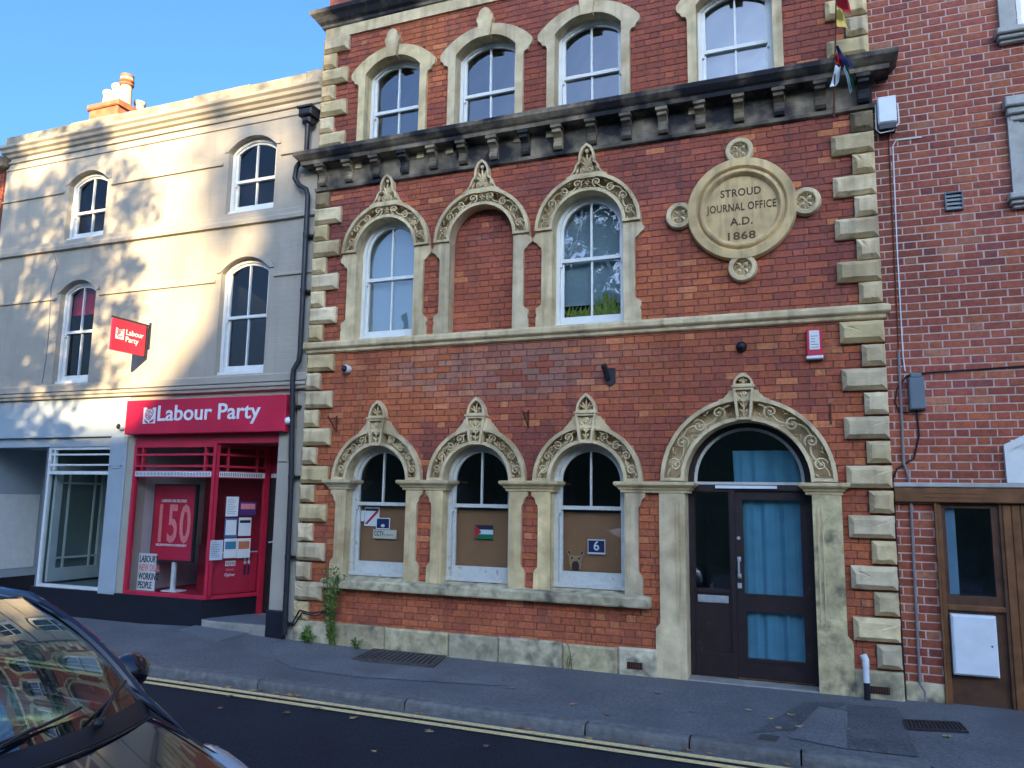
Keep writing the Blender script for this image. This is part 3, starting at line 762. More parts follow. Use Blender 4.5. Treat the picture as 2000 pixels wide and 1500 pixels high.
def quoins(z_top, n, first_long, pitch, dark=None):
    for k in range(n):
        lg = (k % 2 == 0) == first_long; z = z_top-pitch*k-QH; wd = .425 if lg else .222
        for xx in (-6.45, .685-wd):
            o = place(qm[lg, rq.randrange(6)], 'quoin', main, (xx, 0, z)); tint(o, .80, 1.18)
            if dark and k < dark: o.color = (.30, .29, .29, 1)
quoins(3.70, 14, True, .2505)
quoins(6.02-.005, 9, False, .2375, 1)
quoins(8.35, 8, True, .243)
# plinth
pl = MB()
rs = random.Random(21); x = -6.44
while x < -1.72:
    w3 = min(rs.uniform(.55, .95), -1.70-x)
    if w3 < .2: w3 = -1.70-x
    o = MB().cbox(x+.003, x+w3-.003, -.055-rs.uniform(0, .012), .06, -.30, .205+rs.uniform(-.01, .01), .02).build('plinth_stone', STONE_B, main); tint(o, .75, 1.15); x += w3
for (xa, xb, z1) in ((.245, .69, .19),):
    tint(MB().cbox(xa, xb, -.06, .06, -.35, z1, .015).build('plinth_stone', STONE_B, main))
# air bricks in the plinth
def air_vent(xc, zc, w_, h, y, root, nm='vent_grille'):
    b = MB().box(xc-w_/2, xc+w_/2, y-.004, y+.02, zc-h/2, zc+h/2)
    o = b.build(nm, DKPL, root); n_ = max(6, int(w_/.022)); g2 = MB()
    for k in range(n_): g2.box(xc-w_/2+w_*(k+.25)/n_, xc-w_/2+w_*(k+.7)/n_, y-.012, y-.003, zc-h/2+.006, zc+h/2-.006)
    g2.build('grille_bars', RUST, o); return o
air_vent(P(1240, 1300, -.06)[0], P(1240, 1300, -.06)[1], .17, .07, -.068, main)
air_vent(.465, .015, .19, .07, -.062, main)
# round plaque
RX, RZc = -.706, 5.075
rd_ = MB().lathe([(.60, -.02), (.60, .06), (.585, .085), (.50, .09), (.485, .075), (.475, .05), (.462, .062), (.45, .082), (.43, .088), (.412, .075), (.40, .04), (.39, .028), (.0, .028)], (RX, 0, RZc), 'y', 64)
plq = rd_.build('round_plaque', STONE, main, smooth=True); plq.color = (1.0, .90, .74, 1)
for q in range(4):
    a = q*PI/2; lx, lz = RX+.685*math.cos(a), RZc+.685*math.sin(a)
    lb = MB().lathe([(.158, -.02), (.158, .055), (.146, .075), (.108, .08), (.098, .07), (.096, .012), (0, .012)], (lx, 0, lz), 'y', 32)
    lo = lb.build('plaque_boss', STONE, plq, smooth=True)
    cv = MB()
    for t in range(4):
        an = t*PI/2+PI/4
        leaf_relief(cv, lx+.012*math.cos(an), lz+.012*math.sin(an), an, .082, .024, -.045, .035)
        for dd in (-.16, .16): leaf_relief(cv, lx+.06*math.cos(t*PI/2+dd), lz+.06*math.sin(t*PI/2+dd), t*PI/2+dd*3, .034, .009, -.05, .025)
    cv.sphere((lx, -.055, lz), .016, 6)
    cv.build('rosette', STONE, plq)
yt = -.0305
for t, z, sz in (('STROUD', 5.235, .128), ('JOURNAL OFFICE', 5.065, .128), ('A.D.', 4.895, .128), ('1868', 4.725, .128)):
    wd = {'STROUD': .44, 'JOURNAL OFFICE': .76, 'A.D.': .245, '1868': .30}[t]
    me = text_mesh(t, sz*.98, .0015, .0022, space=1.08); xs_ = [v.co.x for v in me.vertices]; kx = wd/(max(xs_)-min(xs_)); mx_ = (max(xs_)+min(xs_))/2
    for v in me.vertices: v.co.x = (v.co.x-mx_)*kx
    me.materials.clear(); me.materials.append(LETTER); place(me, 'lettering', plq, (RX, yt, z))
# ---- door
dy = .20
dr = MB()
fi = .605; top_o = seg_top(XD, .652, 2.03, .652)
fr_ = MB().plate(under(top_o, XD-.652, XD+.652, -.06, n=28), [under(seg_top(XD, .585, 2.045, .585), XD-.585, XD+.585, 2.0, n=24), [(XD-.60, -.05), (XD-.205, -.05), (XD-.205, 1.92), (XD-.60, 1.92)], [(XD-.155, -.05), (XD+.61, -.05), (XD+.61, 1.935), (XD-.155, 1.935)]], dy, dy+.10)
dfr = fr_.build('door_frame', DARKWOOD, main)
fan = under(seg_top(XD, .585, 2.045, .585), XD-.585, XD+.585, 2.0, n=24)
MB().plate(fan, [under(seg_top(XD, .552, 2.045, .552), XD-.552, XD+.552, 2.03, n=24)], dy+.02, dy+.05).build('fanlight_bead', WHITEW, dfr)
MB().plate(fan, [], dy+.035, dy+.04).build('fanlight_pane', GLASS_T, dfr)
MB().box(XD-.35, XD+.30, dy-.028, dy, 1.958, 1.99).build('trickle_vent', WHITEPL, dfr)
xl, xr = XD-.60, XD-.205
sp = MB().plate([(xl, -.05), (xr, -.05), (xr, 1.92), (xl, 1.92)], [[(xl+.015, .865), (xr-.015, .865), (xr-.015, 1.90), (xl+.015, 1.90)]], dy+.03, dy+.07)
sp.box(xl+.0, xr, dy+.012, dy+.03, .82, .855).box(xl, xr, dy+.015, dy+.03, .165, .19).box(xl, xr, dy+.018, dy+.03, -.05, .165)
sd_ = sp.build('side_panel', DARKWOOD, dfr)
MB().box(xl+.015, xr-.015, dy+.045, dy+.05, .865, 1.90).build('side_pane', GLASS_D, dfr)
MB().cbox(xl+.03, xr-.035, dy+.012, dy+.035, .715, .795, .006).box(xl+.055, xr-.06, dy+.008, dy+.012, .735, .775).build('letter_box', STEEL, dfr)
xl, xr = XD-.155, XD+.61
g1 = [(xl+.085, .83), (xr-.085, .83), (xr-.085, 1.835), (xl+.085, 1.835)]; g2_ = [(xl+.10, .16), (xr-.085, .16), (xr-.085, .645), (xl+.10, .645)]
leaf = MB().plate([(xl, -.045), (xr, -.045), (xr, 1.93), (xl, 1.93)], [g1, g2_], dy+.03, dy+.075)
leaf.box(xl+.09, xr-.08, dy+.018, dy+.03, .13, .16)
lf = leaf.build('door', DARKWOOD, main)
for gp in (g1, g2_): MB().plate(gp, [], dy+.05, dy+.055).build('pane', GLASS_T, lf)
hx = XD-.118
MB().tube([(hx, dy+.03, 1.20), (hx, dy-.03, 1.19), (hx, dy-.03, 1.02), (hx, dy+.03, 1.01)], .012, 8).box(hx-.02, hx+.02, dy+.022, dy+.03, 1.17, 1.22).box(hx-.02, hx+.02, dy+.022, dy+.03, .99, 1.04).build('pull_handle', STEEL, lf)
MB().box(hx-.022, hx+.022, dy+.02, dy+.03, .885, .94).build('lock', STEEL, lf)
MB().lathe([(.02, 0), (.02, .012), (0, .012)], (hx, dy+.03, 1.42), 'y', 12).build('lock', STEEL, lf)
MB().box(xl, xr, dy+.0, dy+.03, -.06, -.046).build('threshold', OAK, dfr)
room(main, XD-.66, XD+.66, -.1, 2.75, .34, 1.7)
MB().cbox(XD-.70, XD+.68, -.06, .5, -.30, -.058, .02).build('door_step', CONC, main)
# curtains behind the door glass, each a thing of its own
def curtain(xa, xb, z0, z1, y, label, amp=.03, n=40, seed=0):
    r = random.Random(seed); ph = [r.uniform(0, 6) for _ in range(4)]; b = MB()
    for k in range(n+1):
        u = k/n; x = xa+(xb-xa)*u
        o = amp*(.6*math.sin(u*26+ph[0])+.4*math.sin(u*47+ph[1]))
        b.v += [(x, y+o*.6, z1), (x+.012*math.sin(u*20+ph[2]), y+o*1.25, z0)]
    b.f = [(2*k, 2*k+2, 2*k+3, 2*k+1) for k in range(n)]
    return tag(b.build('curtain', CURT, origin=((xa+xb)/2, y, z0), smooth=True), label, 'curtain')
curtain(XD-.14, XD+.60, -.04, 1.90, .31, 'pale blue pleated curtain hanging behind the glass door')
curtain(XD-.17, XD+.60, 2.0, 2.38, .32, 'short pale blue curtain behind the arched fanlight', seed=3)
# ------------------------------------------------------------------ cream building with two shops
def painted_brick(name, col):
    M = mat(name, col, .8, .07, 2.2, 0, 30, .25, stain=(tuple(v*.72 for v in col), 1.7, .60, .9), streak=.16)
    n = M.node_tree.nodes; L = M.node_tree.links; b = n['Principled BSDF']
    ge = n.new('ShaderNodeNewGeometry'); sx = n.new('ShaderNodeSeparateXYZ'); cx = n.new('ShaderNodeCombineXYZ'); L.new(ge.outputs['Position'], sx.inputs[0])
    L.new(sx.outputs[0], cx.inputs[0]); L.new(sx.outputs[2], cx.inputs[1])
    bt = n.new('ShaderNodeTexBrick'); bt.inputs['Scale'].default_value = 1; bt.inputs['Brick Width'].default_value = .23; bt.inputs['Row Height'].default_value = .08; bt.inputs['Mortar Size'].default_value = .006; bt.inputs['Mortar Smooth'].default_value = .6
    bt.inputs['Color1'].default_value = (1, 1, 1, 1); bt.inputs['Color2'].default_value = (.8, .8, .8, 1); bt.inputs['Mortar'].default_value = (0, 0, 0, 1); L.new(cx.outputs[0], bt.inputs[0])
    ns = n.new('ShaderNodeTexNoise'); ns.inputs['Scale'].default_value = 18; L.new(ge.outputs['Position'], ns.inputs[0])
    ad = n.new('ShaderNodeMath'); ad.operation = 'MULTIPLY_ADD'; L.new(ns.outputs[0], ad.inputs[0]); ad.inputs[1].default_value = 1.2; L.new(bt.outputs[0], ad.inputs[2])
    bp = n.new('ShaderNodeBump'); bp.inputs['Strength'].default_value = .35; bp.inputs['Distance'].default_value = .004; L.new(ad.outputs[0], bp.inputs['Height']); L.new(bp.outputs[0], b.inputs['Normal'])
    return M
CREAMB = painted_brick('cream_painted_brick', (.37, .335, .27))
COPING = mat('lichen_coping', (.34, .30, .22), .95, .3, 6, .8, 30, stain=((.10, .10, .09), 2.2, .45, .7))
cream = thing('cream_shop_building', 'cream painted three storey building with two ground floor shopfronts', 'building', (-9.7, 0, 0))
CW = [(-7.65, .435, 5.925, 6.89, .20, 6.45), (-10.96, .43, 5.875, 6.83, .19, 6.36), (-7.64, .43, 3.50, 5.02, .20, 4.36), (-10.95, .39, 3.50, 4.98, .19, 4.35)]
CXL, CXR = -12.95, -6.43
holes = [under(seg_top(x, hw, zs, ri), x-hw, x+hw, z0) for x, hw, z0, zs, ri, zm in CW]
MB().plate([(CXL, 3.25), (CXR, 3.25), (CXR, 7.58), (CXL, 7.58)], holes, 0, .16).build('wall', CREAMB, cream)
for x, hw, z0, zs, ri, zm in CW:
    sash_window(cream, x, hw-.004, z0+.01, zs, ri, .085, zm, WHITEP, GLASS_D, fr=.055)
    room(cream, x-hw-.02, x+hw+.02, z0-.05, zs+ri+.05, .20, 1.5)
    # brow of the arch
    to = seg_top(x, hw+.02, zs, ri)
    xs = [x-(hw+.075)+2*(hw+.075)*k/16 for k in range(17)]
    s2 = seg_top(x, hw+.075, zs-.005, ri+.015)
    br = MB().plate([(q, s2(q)+.06) for q in xs]+[(q, seg_top(x, hw+.001, zs, ri)(max(x-hw, min(x+hw, q)))+.006) for q in reversed(xs)], [], -.018, .05)
    br.build('window_arch', CREAM, cream)
sh2 = MB()
for x in (CXL, CXR): sh2.quad((x, .05, -.3), (x, 9, -.3), (x, 9, 7.7), (x, .05, 7.7))
sh2.quad((CXL, 9, -.3), (CXR, 9, -.3), (CXR, 9, 7.7), (CXL, 9, 7.7))
sh2.build('side_wall', CREAM, cream)
tag(MB().box(-11.31, -10.59, .23, .235, 4.66, 5.15).build('window_blind', REDIN, origin=(-10.95, .23, 4.66)), 'red blind half drawn in the cream building sash', 'blind')
MB().tube([Vector((P(a, b_, -.006)[0], -.006, P(a, b_, -.006)[1])) for a, b_ in ((104, 490), (112, 520), (100, 560), (96, 640), (90, 700), (82, 748))], .006, 5).build('wall_cable', GREYPL, cream)
# bands
def band(xa, xb, prof, nm='band', M=CREAM): return MB().profile(prof, xa, xb, .05, ends=False).build(nm, M, cream)
def thin(z, p=.028, h=.05): return [(.0, z-h/2), (p, z-h/2+.008), (p, z+h/2-.012), (.0, z+h/2)]
for (a, b) in ((CXL, -10.96-.52), (-10.96+.52, -7.65-.53), (-7.65+.53, CXR)): band(a, b, thin(6.72))
for (a, b) in ((CXL, -10.95-.47), (-10.95+.47, -7.64-.52), (-7.64+.52, CXR)): band(a, b, thin(4.90))
band(CXL, CXR, [(0, 5.70), (.05, 5.715), (.055, 5.77), (.04, 5.80), (.04, 5.86), (.02, 5.875), (-.02, 5.885)], 'sill_band')
band(CXL, CXR, [(0, 3.36), (.05, 3.37), (.055, 3.46), (.03, 3.485), (-.03, 3.495)], 'sill_band')
band(CXL, CXR, [(0, 7.28), (.02, 7.29), (.02, 7.315), (.0, 7.32)]); band(CXL, CXR, [(0, 7.40), (.03, 7.41), (.035, 7.44), (.0, 7.45)])
band(CXL-.06, CXR, [(.0, 7.50), (.04, 7.52), (.06, 7.56), (.10, 7.585), (.115, 7.63), (.15, 7.66), (.155, 7.70), (.08, 7.725), (0, 7.73)], 'cornice')
rs = random.Random(4); x = CXL-.05
while x < CXR:
    w_ = min(rs.uniform(.7, 1.1), CXR-x)
    MB().cbox(x+.002, x+w_-.002, -.06-rs.uniform(0, .012), .32, 7.725, 7.905+rs.uniform(-.012, .015), .025).build('coping_stone', COPING, cream); x += w_
MB().quad((CXL, .3, 7.62), (CXR, .3, 7.62), (CXR, 4.6, 9.2), (CXL, 4.6, 9.2)).quad((CXR, 9, 7.6), (CXL, 9, 7.6), (CXL, 4.6, 9.2), (CXR, 4.6, 9.2)).build('roof', mat('slate_roof', (.07, .07, .08), .7, .3, 10, .3, 30), cream)
# chimney with four pots
stk = MB().cbox(-12.62, -11.90, 1.2, 1.85, 7.6, 9.03, .01).cbox(-12.66, -11.86, 1.16, 1.89, 8.95, 9.06, .02)
ch = stk.build('chimney', TERRA, cream)
for (px_, zt, r) in ((-12.42, 9.42, .10), (-12.18, 9.50, .115), (-11.98, 9.62, .11)):
    MB().lathe([(r*1.1, 9.03), (r*.98, 9.25), (r*.9, zt-.10), (r*1.08, zt-.08), (r*1.1, zt-.02), (r*.95, zt), (r*.7, zt), (r*.7, zt-.2)], (px_, 1.42, 0), 'z', 16).build('chimney_pot', POT, ch, smooth=True)
MB().lathe([(.095, 8.9), (.085, 9.2), (.105, 9.22), (.11, 9.28), (.085, 9.28), (.08, 9.1)], (-11.97, 1.75, 0), 'z', 16).build('chimney_pot', POT, ch, smooth=True)
MB().lathe([(.112, 9.44), (.13, 9.46), (.13, 9.49), (.10, 9.50), (.13, 9.53), (.13, 9.555), (.10, 9.57), (.12, 9.60), (.12, 9.66), (.09, 9.66)], (-11.98, 1.42, 0), 'z', 16).build('pot_cowl', TERRA, ch, smooth=True)
ae = MB().tube([(-9.7, 2.0, 8.2), (-9.7, 2.0, 9.05)], .012, 5).tube([(-9.95, 2.0, 9.02), (-9.45, 2.0, 9.05)], .01, 5)
for k in range(7): ae.tube([(-9.92+.07*k, 1.9, 8.94), (-9.92+.07*k, 2.1, 9.12)], .006, 4)
tag(ae.build('television_aerial', STEEL, origin=(-9.7, 2.0, 8.2)), 'small silver television aerial poking up behind the cream parapet', 'aerial')
# --- ground floor
band(CXL, CXR, [(0, 3.24), (.07, 3.25), (.075, 3.285), (.10, 3.30), (.10, 3.335), (.04, 3.355), (0, 3.358)], 'fascia_cornice')
MB().box(CXL, -9.62, -.012, .2, 2.66, 3.245).build('fascia_board', GREYP, cream)
MB().box(CXL, -9.93, .03, .2, 2.50, 2.66).box(CXL, -9.93, -.03, .03, 2.645, 2.672).build('fascia_beam', GREYP, cream)
MB().box(-9.62, -6.62, .0, .2, 2.66, 3.245).build('fascia_backing', CREAM, cream)
pl_ = MB().cbox(-9.93, -9.60, -.035, .25, .335, 2.66, .01).cbox(-9.90, -9.63, -.052, -.03, 2.20, 2.64, .01).cbox(-9.84, -9.69, -.05, -.03, 2.16, 2.21, .005)
pl_.build('shop_pilaster', GREYP, cream); MB().cbox(-9.60, -9.46, -.01, .25, .36, 2.66, .008).build('shop_pilaster', CREAM, cream)
pr_ = MB().cbox(-6.86, -6.60, -.03, .85, .30, 2.70, .01).cbox(-6.84, -6.68, -.05, -.03, 2.25, 2.68, .01); pr_.build('shop_pilaster', CREAM, cream)
MB().cbox(-6.88, -6.585, -.055, .87, -.3, .30, .01).build('pier_base', BLACKP, cream)
MB().box(-6.60, -6.44, -.0, .2, -.3, 3.3).build('wall_strip', CREAM, cream)
stall = MB().box(-11.32, -9.9, -.02, .3, -.3, .365).box(-9.9, -7.985, -.028, .3, -.3, .362)
stall.build('stall_riser', BLACKP, cream)
i = 0
MB().quad((-7.985, -.028, -.3), (-7.66, .72, -.3), (-7.66, .72, .362), (-7.985, -.028, .362)).quad((-7.985, -.028, .362), (-7.66, .72, .362), (-8.2, .72, .362), (-8.2, -.028, .362)).build('stall_riser', BLACKP, cream)
MB().cbox(-7.97, -6.87, -.04, 1.0, -.3, .105, .02).build('entrance_step', CONC, cream)
# left shop window
def frame_grid(nm, x0, x1, z0, z1, xs, zs, y, M, w_=.035, d=.06, root=cream):
    b = MB().box(x0, x0+w_, y, y+d, z0, z1).box(x1-w_, x1, y, y+d, z0, z1).box(x0+w_, x1-w_, y+.001, y+d, z0, z0+w_).box(x0+w_, x1-w_, y+.001, y+d, z1-w_, z1)
    for (q, h) in zs: b.box(x0+w_, x1-w_, y+.002, y+d-.002, q-h/2, q+h/2)
    for (q, a, c, h) in xs: b.box(q-h/2, q+h/2, y+.004, y+d-.004, a, c)
    return b.build(nm, M, root)
gw = frame_grid('shop_window', -11.30, -9.93, .365, 2.50, [(-11.18, 2.13, 2.47, .03)], [(2.10, .05), (2.22, .025), (2.38, .025)], .05, WHITEP, .045)
MB().box(-11.26, -9.97, .075, .08, .40, 2.46).build('pane', GLASS_S, gw)
SHOPG = mat('grey_green_shop_wall', (.10, .14, .125), .9, .1, 2)
room(cream, -11.28, -9.95, .38, 2.55, .14, 2.2, SHOPG)
dl = MB().plate([(.16, .42), (1.15, .42), (1.15, 2.25), (.16, 2.25)], [[(.28, .62), (1.03, .62), (1.03, 2.1), (.28, 2.1)]], 0, .05).box(.28, 1.03, .005, .03, 1.93, 1.96).box(.40, .43, .006, .029, .62, 2.1).box(.88, .91, .006, .029, .62, 2.1).box(.28, 1.03, .005, .03, .76, .79).box(1.15, 1.35, -.01, .05, .40, 2.5)
dl.v = [(-11.215-v[1], v[0], v[2]) for v in dl.v]
dl.build('inner_door', mat('pale_grey_joinery', (.42, .48, .47), .6, .05), cream)
# recessed porch at the far end
pc = MB(); GW_ = GREYP
pc.quad((-11.34, .05, -.1), (-11.34, 1.6, -.1), (-11.34, 1.6, 2.55), (-11.34, .05, 2.55)).quad((-13.2, 1.6, -.1), (-11.3, 1.6, -.1), (-11.3, 1.6, 2.55), (-13.2, 1.6, 2.55)).quad((-13.2, .03, 2.52), (-11.3, .03, 2.52), (-11.3, 1.62, 2.52), (-13.2, 1.62, 2.52)).quad((-12.90, 1.6, -.1), (-12.90, .02, -.1), (-12.90, .02, 2.55), (-12.90, 1.6, 2.55))
pc.build('porch_wall', GREYP, cream)
MB().quad((-13, .0, .05), (-11.3, .0, .05), (-11.3, 1.6, .05), (-13, 1.6, .05)).build('porch_floor', CONC, cream)
MB().cbox(-12.85, -12.0, 1.54, 1.6, .06, 2.1, .01).cbox(-12.75, -12.1, 1.52, 1.56, 1.2, 2.0, .01).cbox(-12.75, -12.1, 1.52, 1.56, .2, 1.1, .01).build('door', WHITEP, cream)
MB().box(-12.899, -12.88, .03, 1.55, .05, .36).build('porch_skirting', BLACKP, cream)
MB().box(-12.899, -12.885, .25, 1.2, .5, 1.75).build('porch_panel', WHITEP, cream)
# --- red shopfront
rf = frame_grid('red_shop_window', -9.46, -7.93, .362, 2.52, [(-9.30, 2.14, 2.50, .025), (-8.13, 2.14, 2.50, .025)], [(2.085, .10), (2.20, .03), (2.365, .03)], -.01, REDP, .05, .07)
MB().box(-9.42, -7.97, .02, .025, .40, 2.48).build('pane', GLASS_S, rf)
lv = MB().box(-9.40, -7.99, -.018, -.010, 2.05, 2.12)
lvo = lv.build('vent_strip', WHITEPL, rf); b = MB()
for k in range(52): b.box(-9.385+.0268*k, -9.385+.0268*k+.011, -.0195, -.0181, 2.06, 2.11)
b.build('vent_slots', INK, lvo)
# return glazing back to the recessed door
A0, A1 = Vector((-7.955, .03)), Vector((-7.64, .76)); dv = (A1-A0); RL = dv.length; dn = dv.normalized(); nn = Vector((dn.y, -dn.x))
def rp(u, z, o=0): return (A0.x+dn.x*u+nn.x*o, A0.y+dn.y*u+nn.y*o, z)
def rbox(mb, u0, u1, z0, z1, o0, o1):
    i = len(mb.v); mb.v += [rp(u0, z0, o1), rp(u1, z0, o1), rp(u1, z0, o0), rp(u0, z0, o0), rp(u0, z1, o1), rp(u1, z1, o1), rp(u1, z1, o0), rp(u0, z1, o0)]
    mb.f += [tuple(i+k for k in q) for q in ((3, 2, 1, 0), (4, 5, 6, 7), (0, 1, 5, 4), (1, 2, 6, 5), (2, 3, 7, 6), (3, 0, 4, 7))]
b = MB()
for (u0, u1, z0, z1) in ((.0, .04, .41, 2.52), (RL-.05, RL+.03, .1, 2.52), (.04, RL-.05, .362, .41), (.04, RL-.05, 2.47, 2.52), (.04, RL-.05, 2.035, 2.135), (.04, RL-.05, 2.185, 2.215), (.04, RL-.05, 2.35, 2.38), (.16, .185, 2.135, 2.47), (RL-.19, RL-.165, 2.135, 2.47)): rbox(b, u0, u1, z0, z1, -.03, .03)
rfr = b.build('return_window', REDP, cream)
b = MB(); rbox(b, .04, RL-.05, .41, 2.47, -.003, .003); b.build('pane', GLASS_S, rfr)
b = MB(); rbox(b, .045, RL-.055, 2.05, 2.12, .031, .037); vs = b.build('vent_strip', WHITEPL, rfr); b = MB()
for k in range(24): rbox(b, .055+.0272*k, .066+.0272*k, 2.06, 2.11, .0371, .039)
b.build('vent_slots', INK, vs)
# sign soffit, roller box, interior of the red shop
MB().box(-9.46, -6.87, -.0, .14, 2.52, 2.665).build('shutter_box', REDP, cream)
MB().quad((-9.46, .14, 2.53), (-6.87, .14, 2.53), (-6.87, 1.6, 2.53), (-9.46, 1.6, 2.53)).build('soffit', mat('pale_red_soffit', (.4, .16, .15), .8, .1), cream)
si = MB(); si.quad((-9.47, 1.5, .3), (-7.6, 1.5, .3), (-7.6, 1.5, 2.6), (-9.47, 1.5, 2.6)).box(-9.0, -7.75, .95, .98, .37, 1.02); si.build('display_backdrop', REDIN, cream)
MB().quad((-9.47, .05, .3), (-9.47, 1.5, .3), (-9.47, 1.5, 2.6), (-9.47, .05, 2.6)).build('display_side', mat('pale_display_wall', (.5, .45, .46), .8, .05), cream)
MB().quad((-9.47, .05, .37), (-7.97, .05, .37), (-7.64, .76, .37), (-7.6, 1.5, .37), (-9.47, 1.5, .37)).build('display_floor', REDIN, cream)
b = MB(); rbox(b, .05, RL-.06, .42, .98, -.05, -.04); b.build('display_backdrop', REDP, cream)
b = MB(); rbox(b, .05, RL-.06, .98, .995, -.055, -.03); b.build('display_ledge', WHITEPL, cream)
# dark door of the red shop
MB().cbox(-7.62, -6.84, .80, .86, .11, 2.05, .008).cbox(-7.52, -7.0, .785, .80, 1.25, 1.95, .01).cbox(-7.52, -7.0, .785, .80, .25, .95, .01).build('door', DARKWOOD, cream)
MB().box(-7.66, -6.84, .82, .9, 2.05, 2.52).build('door_transom', REDP, cream)
MB().box(-7.60, -6.9, .80, .82, 2.06, 2.12).build('vent_strip', WHITEPL, cream)
MB().quad((-7.7, .9, .1), (-6.8, .9, .1), (-6.8, .9, 2.6), (-7.7, .9, 2.6)).build('porch_back', REDIN, cream)
MB().tube([(-7.52, .79, 1.12), (-7.52, .74, 1.12), (-7.41, .74, 1.14)], .012, 6).build('door_handle', STEEL, cream)
MB().lathe([(.035, 0), (.035, .006), (0, .006)], (-7.16, .79, 1.78), 'y', 16).build('door_disc', WHITEPL, cream)
MB().box(-7.93, -6.9, -.035, .6, .105, .112).build('door_mat', GREYPL, cream)
# ---- signs
def rose(parent, x, z, s, y, M1, M2, d=.003, frame=None):
    """white rose emblem in a notched square"""
    e = .5*s
    sq = [(x-e, z-e), (x+e, z-e), (x+e, z+e*.95), (x+e*.55, z+e), (x+e*.35, z+e*.8), (x-e*.35, z+e*.8), (x-e*.55, z+e), (x-e, z+e)]
    o = MB().plate(sq, [], y, y+.002).build('rose_emblem', M1, parent)
    b = MB()
    for k, (r, a0, a1) in enumerate(((.36, .2, 2.6), (.36, 2.9, 5.2), (.27, 1.2, 3.9), (.27, 4.3, 6.6), (.18, 0, 2.8), (.18, 3.3, 5.8), (.09, .5, 5.0))):
        ar = arc(x, z+.10*s, r*s, a0, a1, 8); ai = arc(x, z+.10*s, (r-.045)*s, a1, a0, 8); b.plate(ar+ai, [], y-d, y)
    b.plate([(x-.42*s, z-.2*s), (x-.06*s, z-.44*s), (x-.05*s, z-.5*s), (x-.3*s, z-.42*s)], [], y-d, y); b.plate([(x+.42*s, z-.2*s), (x+.06*s, z-.36*s), (x+.05*s, z-.46*s), (x+.3*s, z-.42*s)], [], y-d, y)
    b.build('rose_petals', M2, parent); return o
sg = thing('shop_sign', 'long red fascia sign with white rose emblem reading Labour Party', 'sign', (-8.07, -.08, 2.64))
yS = -.17
MB().cbox(-9.52, -6.66, yS, .0, 2.655, 3.155, .008).build('sign_panel', REDS, sg)
rose(sg, -9.055, 2.925, .235, yS-.004, WHITEPL, REDS)
text('sign_lettering', 'Labour Party', sg, (-8.92, yS-.004, 2.845), .315, WHITEPL, .003, .0045, 'LEFT', sx=1.115)
hs = thing('hanging_sign', 'red square sign with white rose on bracket projecting from cream wall', 'sign', (-9.36, 0, 4.05))
MB().box(-9.385, -9.335, -.68, -.10, 3.83, 4.285).build('sign_panel', REDS, hs)
b = MB().box(-9.375, -9.345, -.70, .0, 4.295, 4.32).box(-9.37, -9.35, -.075, -.055, 3.82, 4.32).box(-9.38, -9.34, -.012, .0, 3.95, 4.36)
for yy in (-.58, -.2): b.box(-9.364, -9.356, yy-.008, yy+.008, 4.28, 4.30)
b.build('bracket', IRON, hs)
# the sign's face looks along +x; lettering runs toward the wall
def side_plate(nm, pts, x, M, parent, d=.002):          # polygon in (y,z) facing +x
    mb = MB().plate(pts, [], 0, d); mb.v = [(x-v[1]+0, v[0], v[2]) for v in mb.v]; return mb.build(nm, M, parent)
def side_text(txt, y0, z, x, size, M, parent, bold=.002):
    me = text_mesh(txt, size, .002, bold, 'LEFT'); me.materials.clear(); me.materials.append(M)
    for v in me.vertices: v.co = Vector((-v.co.y, v.co.x, v.co.z))
    return place(me, 'sign_lettering', parent, (x, y0, z))
xf = -9.3345
side_plate('rose_emblem', [(-.635, 4.0), (-.49, 4.0), (-.49, 4.16), (-.53, 4.15), (-.60, 4.15), (-.635, 4.16)], xf, WHITEPL, hs)
for (r, a0, a1) in ((.066, .3, 2.7), (.066, 3.2, 5.6), (.042, 1.0, 4.2), (.022, 0, 5.5)):
    side_plate('rose_petals', arc(-.562, 4.09, r, a0, a1, 8)+arc(-.562, 4.09, r-.015, a1, a0, 8), xf+.002, REDS, hs)
side_text('Labour', -.462, 4.088, xf, .112, WHITEPL, hs, .001); side_text('Party', -.462, 3.985, xf, .112, WHITEPL, hs, .001)
# ---- display in the red shop window
def Pq(px, py, y): x, z = P(px, py, y); return x, z
y_ = .42
x0, z1 = Pq(303, 945, y_); x1, z0 = Pq(374, 1100, y_)
ds = thing('poster_display', 'tall red poster screen reading 150 on a white stand behind shop glass', 'display', ((x0+x1)/2, y_, .37))
MB().cbox(x0, x1, y_, y_+.06, z0, z1, .008).build('screen_case', DKPL, ds)
MB().box(x0+.025, x1-.025, y_-.003, y_, z0+.03, z1-.025).build('poster', REDS, ds)
xm = (x0+x1)/2; h = z1-z0; wq = (x1-x0)
text('poster_lettering', 'LABOUR HAS SECURED', ds, (xm, y_-.005, z0+h*.765), .058, PAPER, .001, .0015, sx=.80)
for k, cch in enumerate('150'): text('poster_lettering', cch, ds, (xm+(k-1)*wq*.29, y_-.005, z0+h*.26), .78, PALER, .001, .014, sx=.56)
text('poster_lettering', 'MILLION POUNDS IN INVESTMENT', ds, (xm, y_-.005, z0+h*.20), .046, PAPER, .001, .0015, sx=.82)
MB().box(xm+.02, xm+.08, y_+.02, y_+.06, .39, z0).box(xm-.08, xm+.20, y_-.06, y_+.16, .372, .392).build('stand', WHITEPL, ds)
y_ = .20
xa, zb = Pq(266, 1152, y_); xb, za = Pq(306, 1082, y_); zb = max(zb, .375)
pb = thing('placard', 'white placard about working people leaning in the shop window corner', 'placard', ((xa+xb)/2, y_, zb))
MB().box(xa, xb, y_, y_+.012, zb, za).build('board', PAPER, pb)
hh = (za-zb)
